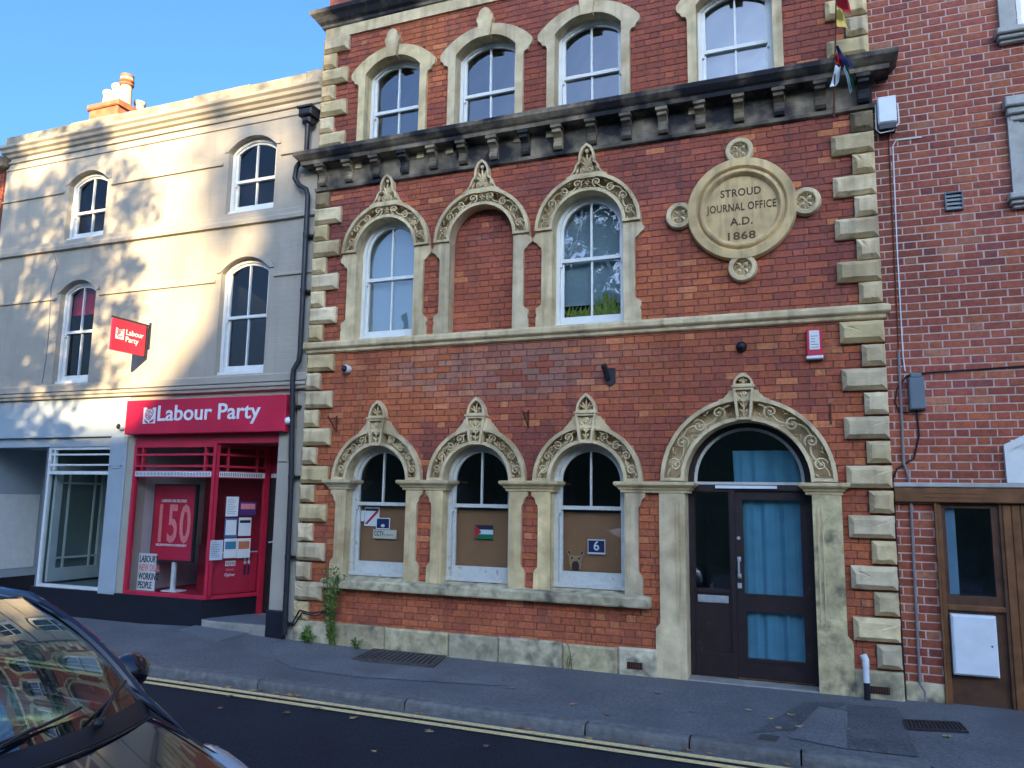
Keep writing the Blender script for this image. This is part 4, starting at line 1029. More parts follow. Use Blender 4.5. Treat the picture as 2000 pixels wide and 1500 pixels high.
for k, (t, M_) in enumerate((("LABOUR'S", INK), ('NEW DEAL', PALER), ('WORKING', INK), ('PEOPLE', INK))):
    text('placard_lettering', t, pb, (xa+.02, y_-.002, za-hh*(.23+.235*k)), hh*.25, M_, .001, .003, 'LEFT', sx=.60)
def ret_uv(px, py, o=0.04):           # ray to the return glazing plane
    r = ray(px, py); p0 = Vector((A0.x+nn.x*o, A0.y+nn.y*o)); den = r.x*nn.x+r.y*nn.y
    t = ((p0.x-CAM.x)*nn.x+(p0.y-CAM.y)*nn.y)/den; q = CAM+r*t
    return (q.x-A0.x)*dn.x+(q.y-A0.y)*dn.y, q.z
zsx = lambda u, v: (220+u/4.411, 860+v/4.411)
papers = [((985, 485), (1080, 655), 'white typed notice taped high on the red shop return window', PAPER, INK), ((1098, 528), (1235, 645), 'dark purple leaflet beside the shop door frame', mat('purple_print', (.07, .03, .14), .6, .2, 20), PALER), ((972, 670), (1070, 838), 'white flyer with blue border and black photos', mat('blue_border', (.05, .12, .25), .7), PAPER), ((1092, 665), (1190, 822), 'white flyer with a black headline bar', PAPER, INK), ((842, 862), (945, 1030), 'pale blue-white notice lowest beside the corner post', mat('blue_white_paper', (.50, .56, .62), .8), INK), ((966, 848), (1066, 1012), 'white flyer with teal landscape picture', PAPER, TEAL), ((1080, 846), (1182, 1010), 'white flyer with orange picture', PAPER, mat('orange_print', (.5, .16, .07), .7))]
for k, (a, c, lab, M1, M2) in enumerate(papers):
    u0, z1 = ret_uv(*zsx(*a)); u1, z0 = ret_uv(*zsx(*c))
    mid = rp((u0+u1)/2, z0, .035); th = thing('notice', lab, 'notice', mid, 'notices on the shop return window')
    b = MB(); rbox(b, u0, u1, z0, z1, .030, .034); b.build('sheet', M1, th)
    b = MB(); du = u1-u0; dz = z1-z0
    if k in (0, 4):
        for q in range(9): rbox(b, u0+du*.12, u0+du*(.55+.3*((q*37) % 10)/10), z1-dz*(.12+.09*q)-.004, z1-dz*(.12+.09*q), .034, .0345)
    elif k == 2: rbox(b, u0+du*.08, u1-du*.08, z0+dz*.14, z1-dz*.10, .034, .0345)
    else: rbox(b, u0+du*.08, u1-du*.08, z1-dz*(.30 if k == 3 else .55), z1-dz*.15, .034, .0345)
    b.build('print', M2, th)
vt = thing('vote_panel', 'red panel with VOTE lettering and a union flag behind shop glass', 'panel', rp(.4, .45, -.02))
b = MB(); rbox(b, .06, RL-.07, .44, .96, -.038, -.030); b.build('board', REDP, vt)
ang = math.atan2(dn.y, dn.x)
def rtext(t, u, z, sz, M_): 
    me = text_mesh(t, sz, .001, .001); me.materials.clear(); me.materials.append(M_); o = place(me, 'panel_lettering', vt, rp(u, z, -.026)); o.rotation_euler.z = ang
b = MB(); rbox(b, .25, .40, .80, .87, -.030, -.027); b.build('vote_box', PAPER, vt)
rtext('VOTE', .325, .815, .055, REDS); rtext('Simon', .325, .735, .05, PALER); rtext('Opher', .325, .66, .058, PAPER)
for (z0, z1, M_) in ((.82, .90, WHITEF), (.66, .80, BLUE)):
    b = MB(); rbox(b, .53, .62, z0, z1, -.030, -.027); b.build('flag_print', M_, vt)
b = MB(); rbox(b, .56, .59, .66, .90, -.027, -.025); b.build('flag_print', REDF, vt)
# ------------------------------------------------------------------ right-hand brick building
YR = .055
rb = thing('brick_side_building', 'plain red brick building with pale mortar, timber frontage and plank door', 'building', (3.4, YR, 0))
def right_cuts(z):
    c = []
    if z < 1.99: c.append((1.055, 9))
    if 4.92 < z < 5.66: c.append((2.10, 3.3))
    if 6.70 < z < 8.4: c.append((2.10, 3.3))
    if 2.05 < z < 3.0: c.append((1.95, 3.0))
    return c
brickwork(rb, 'brick_wall', .69, 6.5, .10, 9.6, YR, .0822, right_cuts, right_brick, MORT_L, jt=.0125, Ls=.228, Hs=.11, nobj=300, rec=.004, seed=13, skip=lambda x, z: x > 2.3 or z > 8.2)
s3 = MB().quad((6.5, .06, -.3), (6.5, 9, -.3), (6.5, 9, 9.6), (6.5, .06, 9.6)).quad((.69, 9, -.3), (6.5, 9, -.3), (6.5, 9, 9.6), (.69, 9, 9.6)).quad((.69, .06, 9.6), (6.5, .06, 9.6), (6.5, 9, 9.6), (.69, 9, 9.6)).quad((.70, .07, -.3), (.70, 9, -.3), (.70, 9, 9.6), (.70, .07, 9.6))
s3.build('side_wall', MATS['side_brick'], rb)
GST = mat('grey_painted_stone', (.42, .41, .37), .85, .15, 8, .4, 40, stain=((.2, .19, .17), 4, .55, .8))
def stepped(x0, x1, z0, z1, nm='window_sill'):
    b = MB().cbox(x0, x1, YR-.14, YR+.1, z0+(z1-z0)*.55, z1, .012).cbox(x0+.02, x1-.02, YR-.10, YR+.1, z0+(z1-z0)*.25, z0+(z1-z0)*.55-.001, .01).cbox(x0+.04, x1-.04, YR-.06, YR+.1, z0, z0+(z1-z0)*.25-.001, .008)
    return b.build(nm, GST, rb)
for (zb, zt) in ((6.70, 8.3), (4.92, 5.62)):
    b = MB()
    for (q, yy) in ((0, -.05), (.055, -.03), (.11, -.012)): 
        b.plate([(1.93+q, zb), (3.45-q, zb), (3.45-q, zt+.25-q), (1.93+q, zt+.25-q)], [[(1.93+q+.05, zb-.0+.001), (3.45-q-.05, zb+.001), (3.45-q-.05, zt+.2-q), (1.93+q+.05, zt+.2-q)]], YR+yy, YR+.2)
    b.build('window_surround', GST, rb); sash_window(rb, 2.69, .60, zb+.01, zt-.1, .1, YR+.10, (zb+zt)/2, WHITEP, GLASS); room(rb, 2.08, 3.3, zb-.05, zt+.1, YR+.22, 1.4)
stepped(1.88, 3.5, 6.55, 6.69); stepped(1.88, 3.5, 4.77, 4.91); stepped(1.905, 3.5, 5.70, 5.93, 'window_hood')
pd = MB()
for (q, yy) in ((0, -.06), (.07, -.04), (.12, -.02)): pd.plate([(1.685+q, 2.035), (1.75+q, 2.035), (1.75+q, 2.36), (2.3, 2.62-q*.3), (2.3, 2.72-q*1.2), (1.68+q, 2.40-q*.4)], [], YR+yy, YR+.03)
pd.box(1.75, 3.0, YR-.01, YR+.02, 2.036, 2.45); pd.build('white_pediment', WHITEP, rb)
MB().cbox(.695, 6.5, -.03, YR+.02, 1.985, 2.03, .008).build('frontage_moulding', GST, rb)
bm_ = MB().cbox(.695, 6.5, -.02, YR+.03, 1.835, 1.984, .01)
for z in (1.885, 1.925): bm_.box(.98, 1.55, -.026, -.02, z, z+.012)
bm_.build('timber_beam', OAK, rb)
MB().cbox(.70, 1.05, YR-.03, YR+.1, -.35, .10, .015).build('plinth_stone', STONE_B, rb)
b = MB()
for (q, w_, yy) in ((1.048, .02, .0), (1.072, .016, .012), (1.09, .02, .022)): b.box(q, q+w_, yy, .2, -.1, 1.834)
b.build('timber_post', OAK, rb)
MB().plate([(1.11, .86), (1.60, .86), (1.60, 1.834), (1.11, 1.834)], [[(1.145, .945), (1.535, .945), (1.535, 1.785), (1.145, 1.785)]], .05, .11).build('timber_window', OAKD, rb)
MB().box(1.145, 1.535, .08, .085, .945, 1.785).build('pane', GLASS_D, rb)
room(rb, 1.13, 1.56, .9, 1.82, .13, .9, mat('navy_room', (.015, .02, .05), .9))
MB().box(1.12, 1.235, .11, .125, .95, 1.79).build('window_blind', CURT, rb)
MB().cbox(1.105, 1.61, .02, .10, .805, .86, .01).build('timber_rail', OAK, rb)
MB().box(1.11, 1.60, .06, .12, -.1, .805).build('timber_panel', OAKD, rb)
b = MB().box(1.60, 1.625, .02, .12, -.1, 1.834).build('door_frame', OAKD, rb)
pd_ = MB().box(1.625, 2.60, .055, .1, -.075, 1.834).build('plank_door', OAK, rb)
x = 1.63
while x < 2.6: MB().cbox(x+.0015, x+.074, .03, .056, -.075, 1.834, .006).build('plank', OAK, pd_); x += .0755
MB().box(2.6, 6.5, .05, .12, -.1, 1.834).build('timber_panel', OAKD, rb)
MB().cbox(1.06, 3.2, -.02, .1, -.3, -.078, .02).build('door_step', CONC, rb)
mb_ = thing('meter_box', 'white plastic meter box on the brown timber frontage', 'meter box', (1.315, .05, .22))
MB().cbox(1.125, 1.505, -.03, .06, .215, .775, .012).build('box_case', WHITEPL, mb_)
MB().cbox(1.14, 1.49, -.038, -.03, .23, .76, .004).build('box_door', WHITEPL, mb_)
MB().lathe([(.009, 0), (.009, .004), (0, .004)], (1.455, -.038, .50), 'y', 10).build('lock', INK, mb_)
# ------------------------------------------------------------------ left-hand neighbour
lb = thing('brick_neighbour_building', 'dark red brick building just visible past the end of the cream wall', 'building', (-15.5, 0, 0))
brickwork(lb, 'brick_wall', -18, -13.0, 0, 7.3, .0, .08, lambda z: [], main_brick, MORT_D, nobj=0, seed=5)
MB().box(-18, -12.99, .02, 8, -.3, 7.5).build('side_wall', MATS['side_brick'], lb)
MB().profile([(0, 7.3), (.12, 7.36), (.15, 7.48), (.1, 7.55), (0, 7.56)], -18, -13.02, .3).build('cornice', SOOT, lb)
MB().cbox(-13.3, -12.97, -.10, .05, 5.55, 6.0, .02).cbox(-13.34, -12.92, -.16, .05, 5.42, 5.56, .02).cbox(-13.28, -12.98, -.06, .05, 3.4, 5.42, .02).build('stone_pilaster', STONE_B, lb)
# ------------------------------------------------------------------ across the street (behind the camera): what shades the scene
PLAST = mat('grey_render', (.34, .33, .31), .9, .15, 3, .3, 30)
def opposite(name, label, prof, y0, y1, wins, M):
    """prof: (x,z) outline of the front; wins: (xc,zc,w,h)"""
    t = thing(name, label, 'building', ((prof[0][0]+prof[1][0])/2, (y0+y1)/2, -.1))
    holes = [[(x-w_/2, z-h/2), (x+w_/2, z-h/2), (x+w_/2, z+h/2), (x-w_/2, z+h/2)] for x, z, w_, h in wins]
    mb = MB().plate(list(reversed([(-a, b) for a, b in prof])), [[(-a, b) for a, b in reversed(hh)] for hh in holes], 0, .2)
    mb.v = [(-v[0], y1-v[1], v[2]) for v in mb.v]; mb.build('front_wall', M, t)
    b = MB(); n_ = len(prof)
    for k in range(n_):
        p, q = prof[k], prof[(k+1) % n_]; b.quad((p[0], y1-.19, p[1]), (q[0], y1-.19, q[1]), (q[0], y0, q[1]), (p[0], y0, p[1]))
    b.quad(*[(p[0], y0, p[1]) for p in prof]); b.build('side_and_roof', M, t)
    for hh in holes:
        x0, x1, z0, z1 = hh[0][0], hh[1][0], hh[0][1], hh[2][1]; xm = (x0+x1)/2; zm = (z0+z1)/2
        f = MB().plate([(x0, z0), (x1, z0), (x1, z1), (x0, z1)], [[(x0+.06, z0+.06), (xm-.02, z0+.06), (xm-.02, zm-.02), (x0+.06, zm-.02)], [(xm+.02, z0+.06), (x1-.06, z0+.06), (x1-.06, zm-.02), (xm+.02, zm-.02)], [(x0+.06, zm+.02), (xm-.02, zm+.02), (xm-.02, z1-.06), (x0+.06, z1-.06)], [(xm+.02, zm+.02), (x1-.06, zm+.02), (x1-.06, z1-.06), (xm+.02, z1-.06)]], y1-.12, y1-.06, True).build('window', WHITEP, t)
        MB().box(x0+.03, x1-.03, y1-.10, y1-.09, z0+.03, z1-.03).build('pane', mat('dark_pane', (.03, .04, .05), .08, 0, spec=.6), f)
        MB().box(x0-.06, x1+.06, y1-.02, y1+.08, z0-.1, z0-.002).build('sill', GST, t)
    return t
hb = MB().quad((-80, -60, 10.5), (80, -60, 10.5), (80, -44, 9.0), (-80, -44, 9.0)).quad((-80, -44, 9.0), (80, -44, 9.0), (80, -15, -.1), (-80, -15, -.1)).quad((-80, -15, -.1), (80, -15, -.1), (80, -11.9, -.06), (-80, -11.9, -.06))
structure(hb.build('hillside', mat('rough_grass_bank', (.07, .085, .035), .95, .3, 3)))
opposite('tall_shading_building', 'tall grey rendered terrace added out of view to shade the brick front', [(15.3, 7.5), (46, 7.5), (46, 25), (15.3, 25)], -49, -45, [(x, z, 1.2, 1.9) for x in range(17, 46, 3) for z in (11, 14.3, 17.6, 21)], PLAST)  # out of view; height and left edge set to shade the brick front
opposite('lean_to_shading_building', 'unseen brick building with one sloping roof, shaped to cast the slanting shadow edge', [(11.4, 7.5), (15.27, 7.5), (15.27, 21.7), (11.4, 17.2)], -49, -45.05, [(12.6, z, 1.0, 1.6) for z in (11, 14)], MATS['side_brick'])  # unseen; roof slope set for the slanting shadow edge
opposite('low_shading_building', 'long stone terrace added out of view to shade the shopfronts', [(-30, 7.5), (11.36, 7.5), (11.36, 16.9), (-30, 16.9)], -49, -45, [(x, z, 1.0, 1.6) for x in range(-28, 11, 3) for z in (10.5, 14)], STONE_B)  # unseen; height set to keep the shopfronts in shade
def tree(loc, cc, rx, rz, seed, label, nclump=95, nleaf=85, tp=None):
    r = random.Random(seed); t = thing('broadleaf_tree', label, 'tree', loc)
    tb = MB(); top = Vector(cc)+Vector((0, 0, -rz*.2)); tb.tube([loc, Vector(loc).lerp(top, .5)+Vector((.2, .1, 0)), top], [.28, .20, .12], 10)
    lf = MB()
    for k in range(nclump):
        while True:
            d = Vector((r.uniform(-1, 1), r.uniform(-1, 1), r.uniform(-1, 1)))
            if .25 < d.length < 1: break
        c = Vector(cc)+Vector((d.x*rx, d.y*rx*.8, d.z*rz))
        if k % 4 == 0: tb.tube([top+Vector((0, 0, -.6)), top.lerp(c, .55)+Vector((0, 0, .25)), c], [.07, .04, .012], 5)
        cr = r.uniform(.22, .55)
        for q in range(nleaf):
            u = Vector((r.gauss(0, 1), r.gauss(0, 1), r.gauss(0, .8))).normalized()*cr*r.random()**.4; p = c+u
            a = Vector((r.uniform(-1, 1), r.uniform(-1, 1), r.uniform(-.6, .6))).normalized(); b = a.orthogonal().normalized()
            b = Matrix.Rotation(r.uniform(0, 6.28), 3, a) @ b; L_ = r.uniform(.06, .11); i = len(lf.v)
            lf.v += [tuple(p), tuple(p+a*L_+b*L_*.45), tuple(p+a*L_*2.1), tuple(p+a*L_-b*L_*.45)]; lf.f.append((i, i+1, i+2, i+3))
    tb.build('trunk', BARK, t, smooth=True); o = lf.build('crown', LEAFD, t); return t
tree((-7.2, -13.2, -.1), (-6.9, -12.6, 9.1), 2.75, 3.5, 4, 'leafy street tree behind the photographer, casting dappled shade', 150, 100)
tree((9.6, -38, 6.9), (9.75, -38, 18.4), 1.75, 2.9, 9, 'thin tall unseen tree added to half-shade the right of the cream wall', 60, 70)  # added out of view; sparse crown gives the cream wall partial shade
# ------------------------------------------------------------------ parked car
XF, YC = -2.05, -6.45
car = thing('parked_car', 'glossy black hatchback car parked at the near kerb', 'car', (XF-1.95, YC, RZ))
def C(s, w_, z): return (XF-s, YC+w_, RZ+z)
def lerp_tab(tab, s):
    for (a, b) in zip(tab[:-1], tab[1:]):
        if s <= b[0]: 
            t = (s-a[0])/(b[0]-a[0]); t = t*t*(3-2*t)*.4+t*.6
            return [a[k]+(b[k]-a[k])*t for k in range(1, len(a))]
    return list(tab[-1][1:])
#        s   halfw  top(center) edge(z at side shoulder)
TAB = [(0, .52, .56, .50), (.06, .64, .66, .58), (.16, .72, .735, .64), (.35, .765, .80, .70), (.6, .79, .86, .775), (.85, .805, .925, .855), (1.0, .81, .965, .90), (1.2, .815, .99, .93), (2.0, .83, 1.0, .95), (3.2, .82, 1.02, .97), (3.7, .78, 1.0, .95), (3.86, .70, .9, .85), (3.92, .6, .75, .7)]
ss = [0, .03, .06, .1, .16, .25, .35, .47, .6, .72, .85, .93, 1.0, 1.1, 1.2, 1.5, 2.0, 2.6, 3.2, 3.5, 3.7, 3.8, 3.86, 3.92]
b = MB(); NP = 0
for s in ss:
    hw, zt, ze = lerp_tab(TAB, s)
    sec = [(0, zt), (.35*hw, zt-.004), (.62*hw, zt-.018), (.82*hw, zt-(zt-ze)*.35-.01), (.93*hw, zt-(zt-ze)*.75), (hw, ze-.03), (hw+.025, ze-.14), (hw+.03, ze-.28), (hw+.01, .42), (hw-.0, .3), (hw-.06, .2), (0, .18)]
    full = [(-a, z) for a, z in reversed(sec[1:-1])]
    ring = sec+full; NP = len(ring)
    for a, z in ring: b.v.append(C(s, a, z))
for k in range(len(ss)-1):
    for j in range(NP):
        a, c = k*NP+j, k*NP+(j+1) % NP; b.f.append((a, c, c+NP, a+NP))
b.f.append(tuple(range(NP))); b.f.append(tuple((len(ss)-1)*NP+j for j in reversed(range(NP))))
bo = b.build('body', CARP, car, fix=True)
bo.data.shade_smooth(); ms = bo.modifiers.new('smooth', 'SUBSURF'); ms.levels = 1; ms.render_levels = 1
# cowl, roof and glass
def wsp(u, v):          # windscreen surface: u -1..1 across, v 0 base .. 1 roof
    wb = .765; wt = .68; w_ = wb+(wt-wb)*v
    s = (1.12-.20*(1-u*u))*(1-v)+(1.87-.12*(1-u*u))*v-.05*math.sin(PI*v); z = (.985+.0*(1-u*u))*(1-v)+(1.44+.045*(1-u*u))*v+.03*math.sin(PI*v)
    return C(s, u*w_, z)
def grid(f, nu, nv, u0=-1, u1=1, v0=0, v1=1):
    m_ = MB()
    for j in range(nv+1):
        for i in range(nu+1): m_.v.append(f(u0+(u1-u0)*i/nu, v0+(v1-v0)*j/nv))
    for j in range(nv):
        for i in range(nu): a = j*(nu+1)+i; m_.f.append((a, a+1, a+nu+2, a+nu+1))
    return m_
grid(wsp, 16, 10).build('windscreen', CARGLASS, car, smooth=True)
grid(lambda u, v: tuple(Vector(wsp(u, -.0+.07*v))+Vector((-.004, 0, -.004))), 16, 2).build('windscreen_mask', DKPL, car, smooth=True)
def roofp(u, v):
    s = 1.86-.12*(1-u*u)*(1-v)+(3.45-1.86)*v; z = 1.435+.06*(1-u*u)+.055*math.sin(PI*min(1, v*1.05))-.05*v
    return C(s, u*(.685+.02*math.sin(PI*v)), z)
grid(roofp, 14, 12).build('roof', CARP, car, smooth=True)
for sgn in (-1, 1):
    ap = [Vector(wsp(sgn, v/8))+Vector((.0, sgn*.012, .004)) for v in range(9)]
    ap = [Vector(C(.80, sgn*.765, .845)), Vector(C(.98, sgn*.772, .925))]+ap+[Vector(roofp(sgn, q/8))+Vector((0, sgn*.012, 0)) for q in range(1, 9)]+[Vector(C(3.8, sgn*.70, .98))]
    MB().tube(ap, [.004, .016]+[.024]*(len(ap)-2), 8).build('door_pillar', CARP, car, smooth=True)
    sg_ = MB(); lo = [C(1.1, sgn*.80, .955), C(1.9, sgn*.81, .97), C(2.8, sgn*.805, .985), C(3.6, sgn*.75, .985)]; hi = [C(1.87, sgn*.69, 1.43), C(2.1, sgn*.70, 1.45), C(2.8, sgn*.70, 1.45), C(3.4, sgn*.68, 1.39)]
    for k in range(3): sg_.quad(lo[k], lo[k+1], hi[k+1], hi[k])
    sg_.build('side_window', CARGLASS, car)
    MB().tube([C(2.35, sgn*.80, .97), C(2.4, sgn*.70, 1.45)], .03, 6).build('door_pillar', DKPL, car)
    mr = MB().sphere(C(1.42, sgn*.96, 1.05), .115, 14, .75, 1.05, .85).tube([C(1.33, sgn*.80, .97), C(1.38, sgn*.90, 1.0)], .028, 6)
    mo = mr.build('door_mirror', CARP, car, smooth=True); MB().lathe([(.075, 0), (0, .002)], C(1.502, sgn*.94, 1.04), 'x', 14).build('mirror_glass', STEEL, mo)
    # headlamp follows the wing
    a_ = Vector(C(.74, sgn*.80, .80)); b_ = Vector(C(.16, sgn*.66, .60)); ax = (b_-a_); ln = ax.length/2; ax.normalize(); cc_ = (a_+b_)/2
    up_ = Vector((.35, sgn*.55, .75)); sd2 = ax.cross(up_).normalized(); nz = sd2.cross(ax).normalized(); hl = MB().sphere((0, 0, 0), 1, 18)
    hl.v = [tuple(cc_+ax*(v[2]*ln)+sd2*(v[0]*.105)+nz*(v[1]*.062)) for v in hl.v]
    hd = hl.build('headlight', LAMPM, car, smooth=True)
    for s in (.68, 3.18):
        ty = MB().lathe([(.19, -.10), (.29, -.10), (.315, -.07), (.315, .07), (.29, .10), (.19, .10)], (0, 0, 0), 'x', 28); ty.v = [(v[1], v[0], v[2]) for v in ty.v]
        cw = Vector(C(s, sgn*.77, .315)); ty.v = [tuple(Vector(v)+cw) for v in ty.v]; wl = ty.build('wheel', TYRE, car, smooth=True)
        rm = MB().lathe([(.20, .06), (.19, .085), (.06, .07), (0, .08)], (0, 0, 0), 'x', 20); rm.v = [tuple(Vector((v[1], sgn*v[0], v[2]))+cw) for v in rm.v]; rm.build('rim', ALLOY, wl)
# black scuttle panel, wipers, bonnet shut line
def scut(u, v): s = (1.12-.20*(1-u*u))-.085*(1-v); hw, zt, ze = lerp_tab(TAB, s); return C(s, u*.765, (zt-(zt-ze)*abs(u)**3+.010)*(1-v)+.988*v)
grid(scut, 14, 3).build('scuttle_panel', DKPL, car, smooth=True)
def wiper(u0, u1, v1):
    a = Vector(wsp(u0, .02)); p = [a+Vector((.02, 0, .03))]
    for k in range(1, 9): t = k/8; p.append(Vector(wsp(u0+(u1-u0)*t, .03+(v1-.03)*t))+Vector((.016, 0, .016)))
    return MB().tube(p, .007, 6).tube([a+Vector((.05, 0, -.0)), p[4]+Vector((.012, 0, .01))], .008, 6).sphere(tuple(a+Vector((.05, 0, .0))), .024, 8).build('wiper', DKPL, car)
wiper(.45, .93, .14); wiper(-.30, .42, .10)
jn = []
for k in range(25):
    u = -1+2*k/24; s = (1.12-.20*(1-u*u))-.095; hw, zt, ze = lerp_tab(TAB, s); jn.append(C(s, u*.76, zt-(zt-ze)*abs(u)**3+.006))
MB().tube(jn, .006, 5).build('bonnet_seam', DKPL, car)
for sgn in (-1, 1):
    pl3 = []
    for s in (1.0, .85, .7, .55, .4, .3): hw, zt, ze = lerp_tab(TAB, s); pl3.append(C(s, sgn*hw*.90, zt-(zt-ze)*.62+.006))
    MB().tube(pl3, .004, 5).build('bonnet_seam', DKPL, car)
# cabin
cb = MB().box(XF-3.6, XF-1.15, YC-.74, YC+.74, RZ+.3, RZ+.36).box(XF-1.62, XF-1.12, YC-.74, YC+.74, RZ+.6, RZ+.90)
cb.build('dashboard', DKPL, car)
for sgn in (-1, 1):
    st = MB().cbox(XF-2.75, XF-2.2, YC+sgn*.37-.25, YC+sgn*.37+.25, RZ+.4, RZ+.58, .05)
    bk = [C(2.72, sgn*.37, .55), C(2.82, sgn*.37, .85), C(2.9, sgn*.37, 1.08)]
    st.tube(bk, [.17, .19, .13], 8).sphere(C(2.92, sgn*.37, 1.20), .11, 10, .6, 1.1, .8); st.build('seat', SEATM, car, smooth=True)
MB().tube([C(1.75+.06*math.sin(2*PI*k/20), -.37+.18*math.cos(2*PI*k/20), .92+.17*math.sin(2*PI*k/20)) for k in range(20)], .015, 6, closed=True).build('steering_wheel', DKPL, car)
MB().box(XF-3.55, XF-3.3, YC-.6, YC+.6, RZ+.4, RZ+1.0).build('rear_seat', SEATM, car)
MB().cbox(XF-.0, XF+.01, YC-.26, YC+.26, RZ+.36, RZ+.47, .003).build('number_plate', WHITEPL, car)
# ------------------------------------------------------------------ fixtures on the walls
def at(px, py, y): x, z = P(px, py, y); return Vector((x, y, z))
def pp(*pts, y): return [at(a, b, y) for a, b in pts]
# rainwater pipe
dpi = thing('rainwater_pipe', 'black cast iron rainwater pipe with hopper head between cream and brick walls', 'drainpipe', (-6.56, -.12, -.06))
MB().cbox(-6.70, -6.48, -.23, -.02, 7.14, 7.25, .02).cbox(-6.66, -6.52, -.20, -.05, 7.04, 7.14, .03).box(-6.715, -6.465, -.245, -.0, 7.25, 7.28).build('hopper_head', IRON, dpi)
MB().tube([(-6.59, -.13, 7.05), (-6.59, -.13, 6.6), (-6.75, -.12, 6.42), (-6.78, -.11, 6.26), (-6.70, -.10, 6.15), (-6.58, -.10, 6.08), (-6.545, -.10, 5.98), (-6.53, -.10, 3.75), (-6.54, -.10, 3.62), (-6.61, -.11, 3.50), (-6.62, -.11, 3.40), (-6.55, -.11, 2.0), (-6.52, -.11, .02)], .036, 10).build('pipe', IRON, dpi, smooth=True)
for z, x in ((5.4, -6.535), (4.6, -6.53), (3.0, -6.60), (2.05, -6.553), (1.0, -6.535), (.15, -6.52)): MB().lathe([(.044, -.03), (.044, .03), (.036, .035)], (x, -.105, z), 'z', 12).box(x-.075, x+.075, -.07, .0, z-.018, z+.018).build('pipe_collar', IRON, dpi)
def dome_cam(p, label, r=.055):
    t = thing('security_camera', label, 'camera', p)
    MB().lathe([(r*1.05, -.03), (r*1.05, .02), (r*.95, .045), (r*.8, .06)], p, 'y', 18).build('housing', WHITEPL, t, smooth=True)
    q = Vector(p)+Vector((0, -.055, -.008)); MB().sphere(q, r*.72, 12).build('lens_dome', DKPL, t, smooth=True)
dome_cam(at(677, 721, -.03), 'white dome security camera on brickwork beside the stone quoins')
dome_cam(at(238, 833, -.05), 'white dome security camera at the end of the red shop sign', .05)
t = thing('security_camera', 'white round security camera at the pier side of the red sign', 'camera', at(563, 822, -.08)); MB().sphere(at(563, 822, -.12), .055, 12, 1, 1, 1).build('housing', WHITEPL, t, smooth=True); p = at(563, 822, -.08); MB().tube([p, p+Vector((0, .07, 0))], .03, 8).tube([p+Vector((-.02, .05, -.03)), p+Vector((-.05, .05, -.18)), p+Vector((-.02, .05, -.26))], .006, 5).build('mount', WHITEPL, t)
x, z = P(1192, 735, -.03); br = thing('flag_bracket', 'black iron flagpole socket on shield-shaped plate above the windows', 'bracket', (x, 0, z-.1))
MB().plate([(x-.055, z+.1), (x-.055, z-.07), (x, z-.115), (x+.055, z-.07), (x+.055, z+.1)], [], -.025, .0).build('plate', IRON, br); MB().tube([(x-.03, -.02, z-.03), (x-.05, -.14, z+.12)], .035, 10).build('socket', IRON, br)
def hook(px, py, lab, flip=1, plain=False):
    x, z = P(px, py, -.02); t = thing('iron_hook', lab, 'bracket', (x, 0, z))
    m_ = MB().box(x-.010, x+.010, -.018, 0, z-.11, z+.11)
    if not plain: m_.tube([(x, -.015, z+.08), (x-.0, -.17, z+.05), (x, -.21, z+.08)], .009, 6).tube([(x, -.015, z-.09), (x, -.17, z+.05)], .008, 6)
    m_.build('bar', RUST, t)
hook(656, 828, 'rusty basket bracket beside the first quoins over the arches'); hook(1031, 818, 'rusty iron basket bracket between two arched windows'); hook(1622, 808, 'plain rusty iron strap beside the arched doorway', plain=True)
x, z = P(1448, 677, -.02); t = thing('wall_lamp', 'small black round lamp fitting below the string course', 'lamp', (x, 0, z)); MB().lathe([(.06, 0), (.06, .02), (.05, .05), (.03, .075), (0, .085)], (x, 0, z), 'y', 18).build('housing', DKPL, t, smooth=True); MB().sphere((x, -.085, z-.01), .022, 8).build('lens', INK, t)
x0, z1 = P(1574, 643, -.07); x1, z0 = P(1607, 700, -.07); t = thing('alarm_box', 'red alarm box with white label beside the quoins', 'alarm', ((x0+x1)/2, 0, z0))
MB().cbox(x0, x1, -.075, 0, z0+.035, z1, .008).build('case', REDS, t); MB().cbox(x0-.006, x1+.006, -.085, 0, z0, z0+.034, .006).build('base', WHITEPL, t); MB().box(x0+.03, x1-.025, -.078, -.075, z0+.10, z1-.02).build('label_plate', PAPER, t)
b = MB(); rr = random.Random(2)
for k in range(5): b.box(x0+.045, x0+.045+rr.uniform(.04, .075), -.0786, -.078, z0+.12+.03*k, z0+.126+.03*k)
b.build('label_print', INK, t)
x0, z1 = P(1712, 194, -.05); x1, z0 = P(1752, 245, -.05); t = thing('junction_box', 'white junction box with looped cables high beside the top quoin', 'box', ((x0+x1)/2, 0, z0))
MB().cbox(x0, x1, -.10, .06, z0+.03, z1, .015).build('case', WHITEPL, t); MB().box(x0+.01, x1-.01, -.085, .06, z0-.03, z0+.029).build('underside', DKPL, t)
MB().tube([(x0-.012, -.03, z1-.05), (x0-.02, -.03, z0+.0), (x0+.02, -.05, z0-.06), (x1-.04, -.05, z0-.05), (x1+.025, -.03, z0+.04), (x1+.02, -.03, z1-.07)], .007, 6).build('cable', WHITEPL, t)
t = thing('wall_cable', 'thin brown cable running down from the junction box', 'cable', at(1745, 640, .04)); MB().tube(pp((1735, 262), (1745, 470), (1753, 640), (1755, 680), y=.045), .007, 6).build('cable', RUST, t)
t = thing('wall_cable', 'thin white cable running down the pale-mortared brick wall', 'cable', at(1765, 700, .04)); MB().tube(pp((1800, 268), (1750, 274), (1744, 285), (1752, 480), (1764, 700), (1768, 725), y=.045), .006, 6).build('cable', WHITEPL, t)
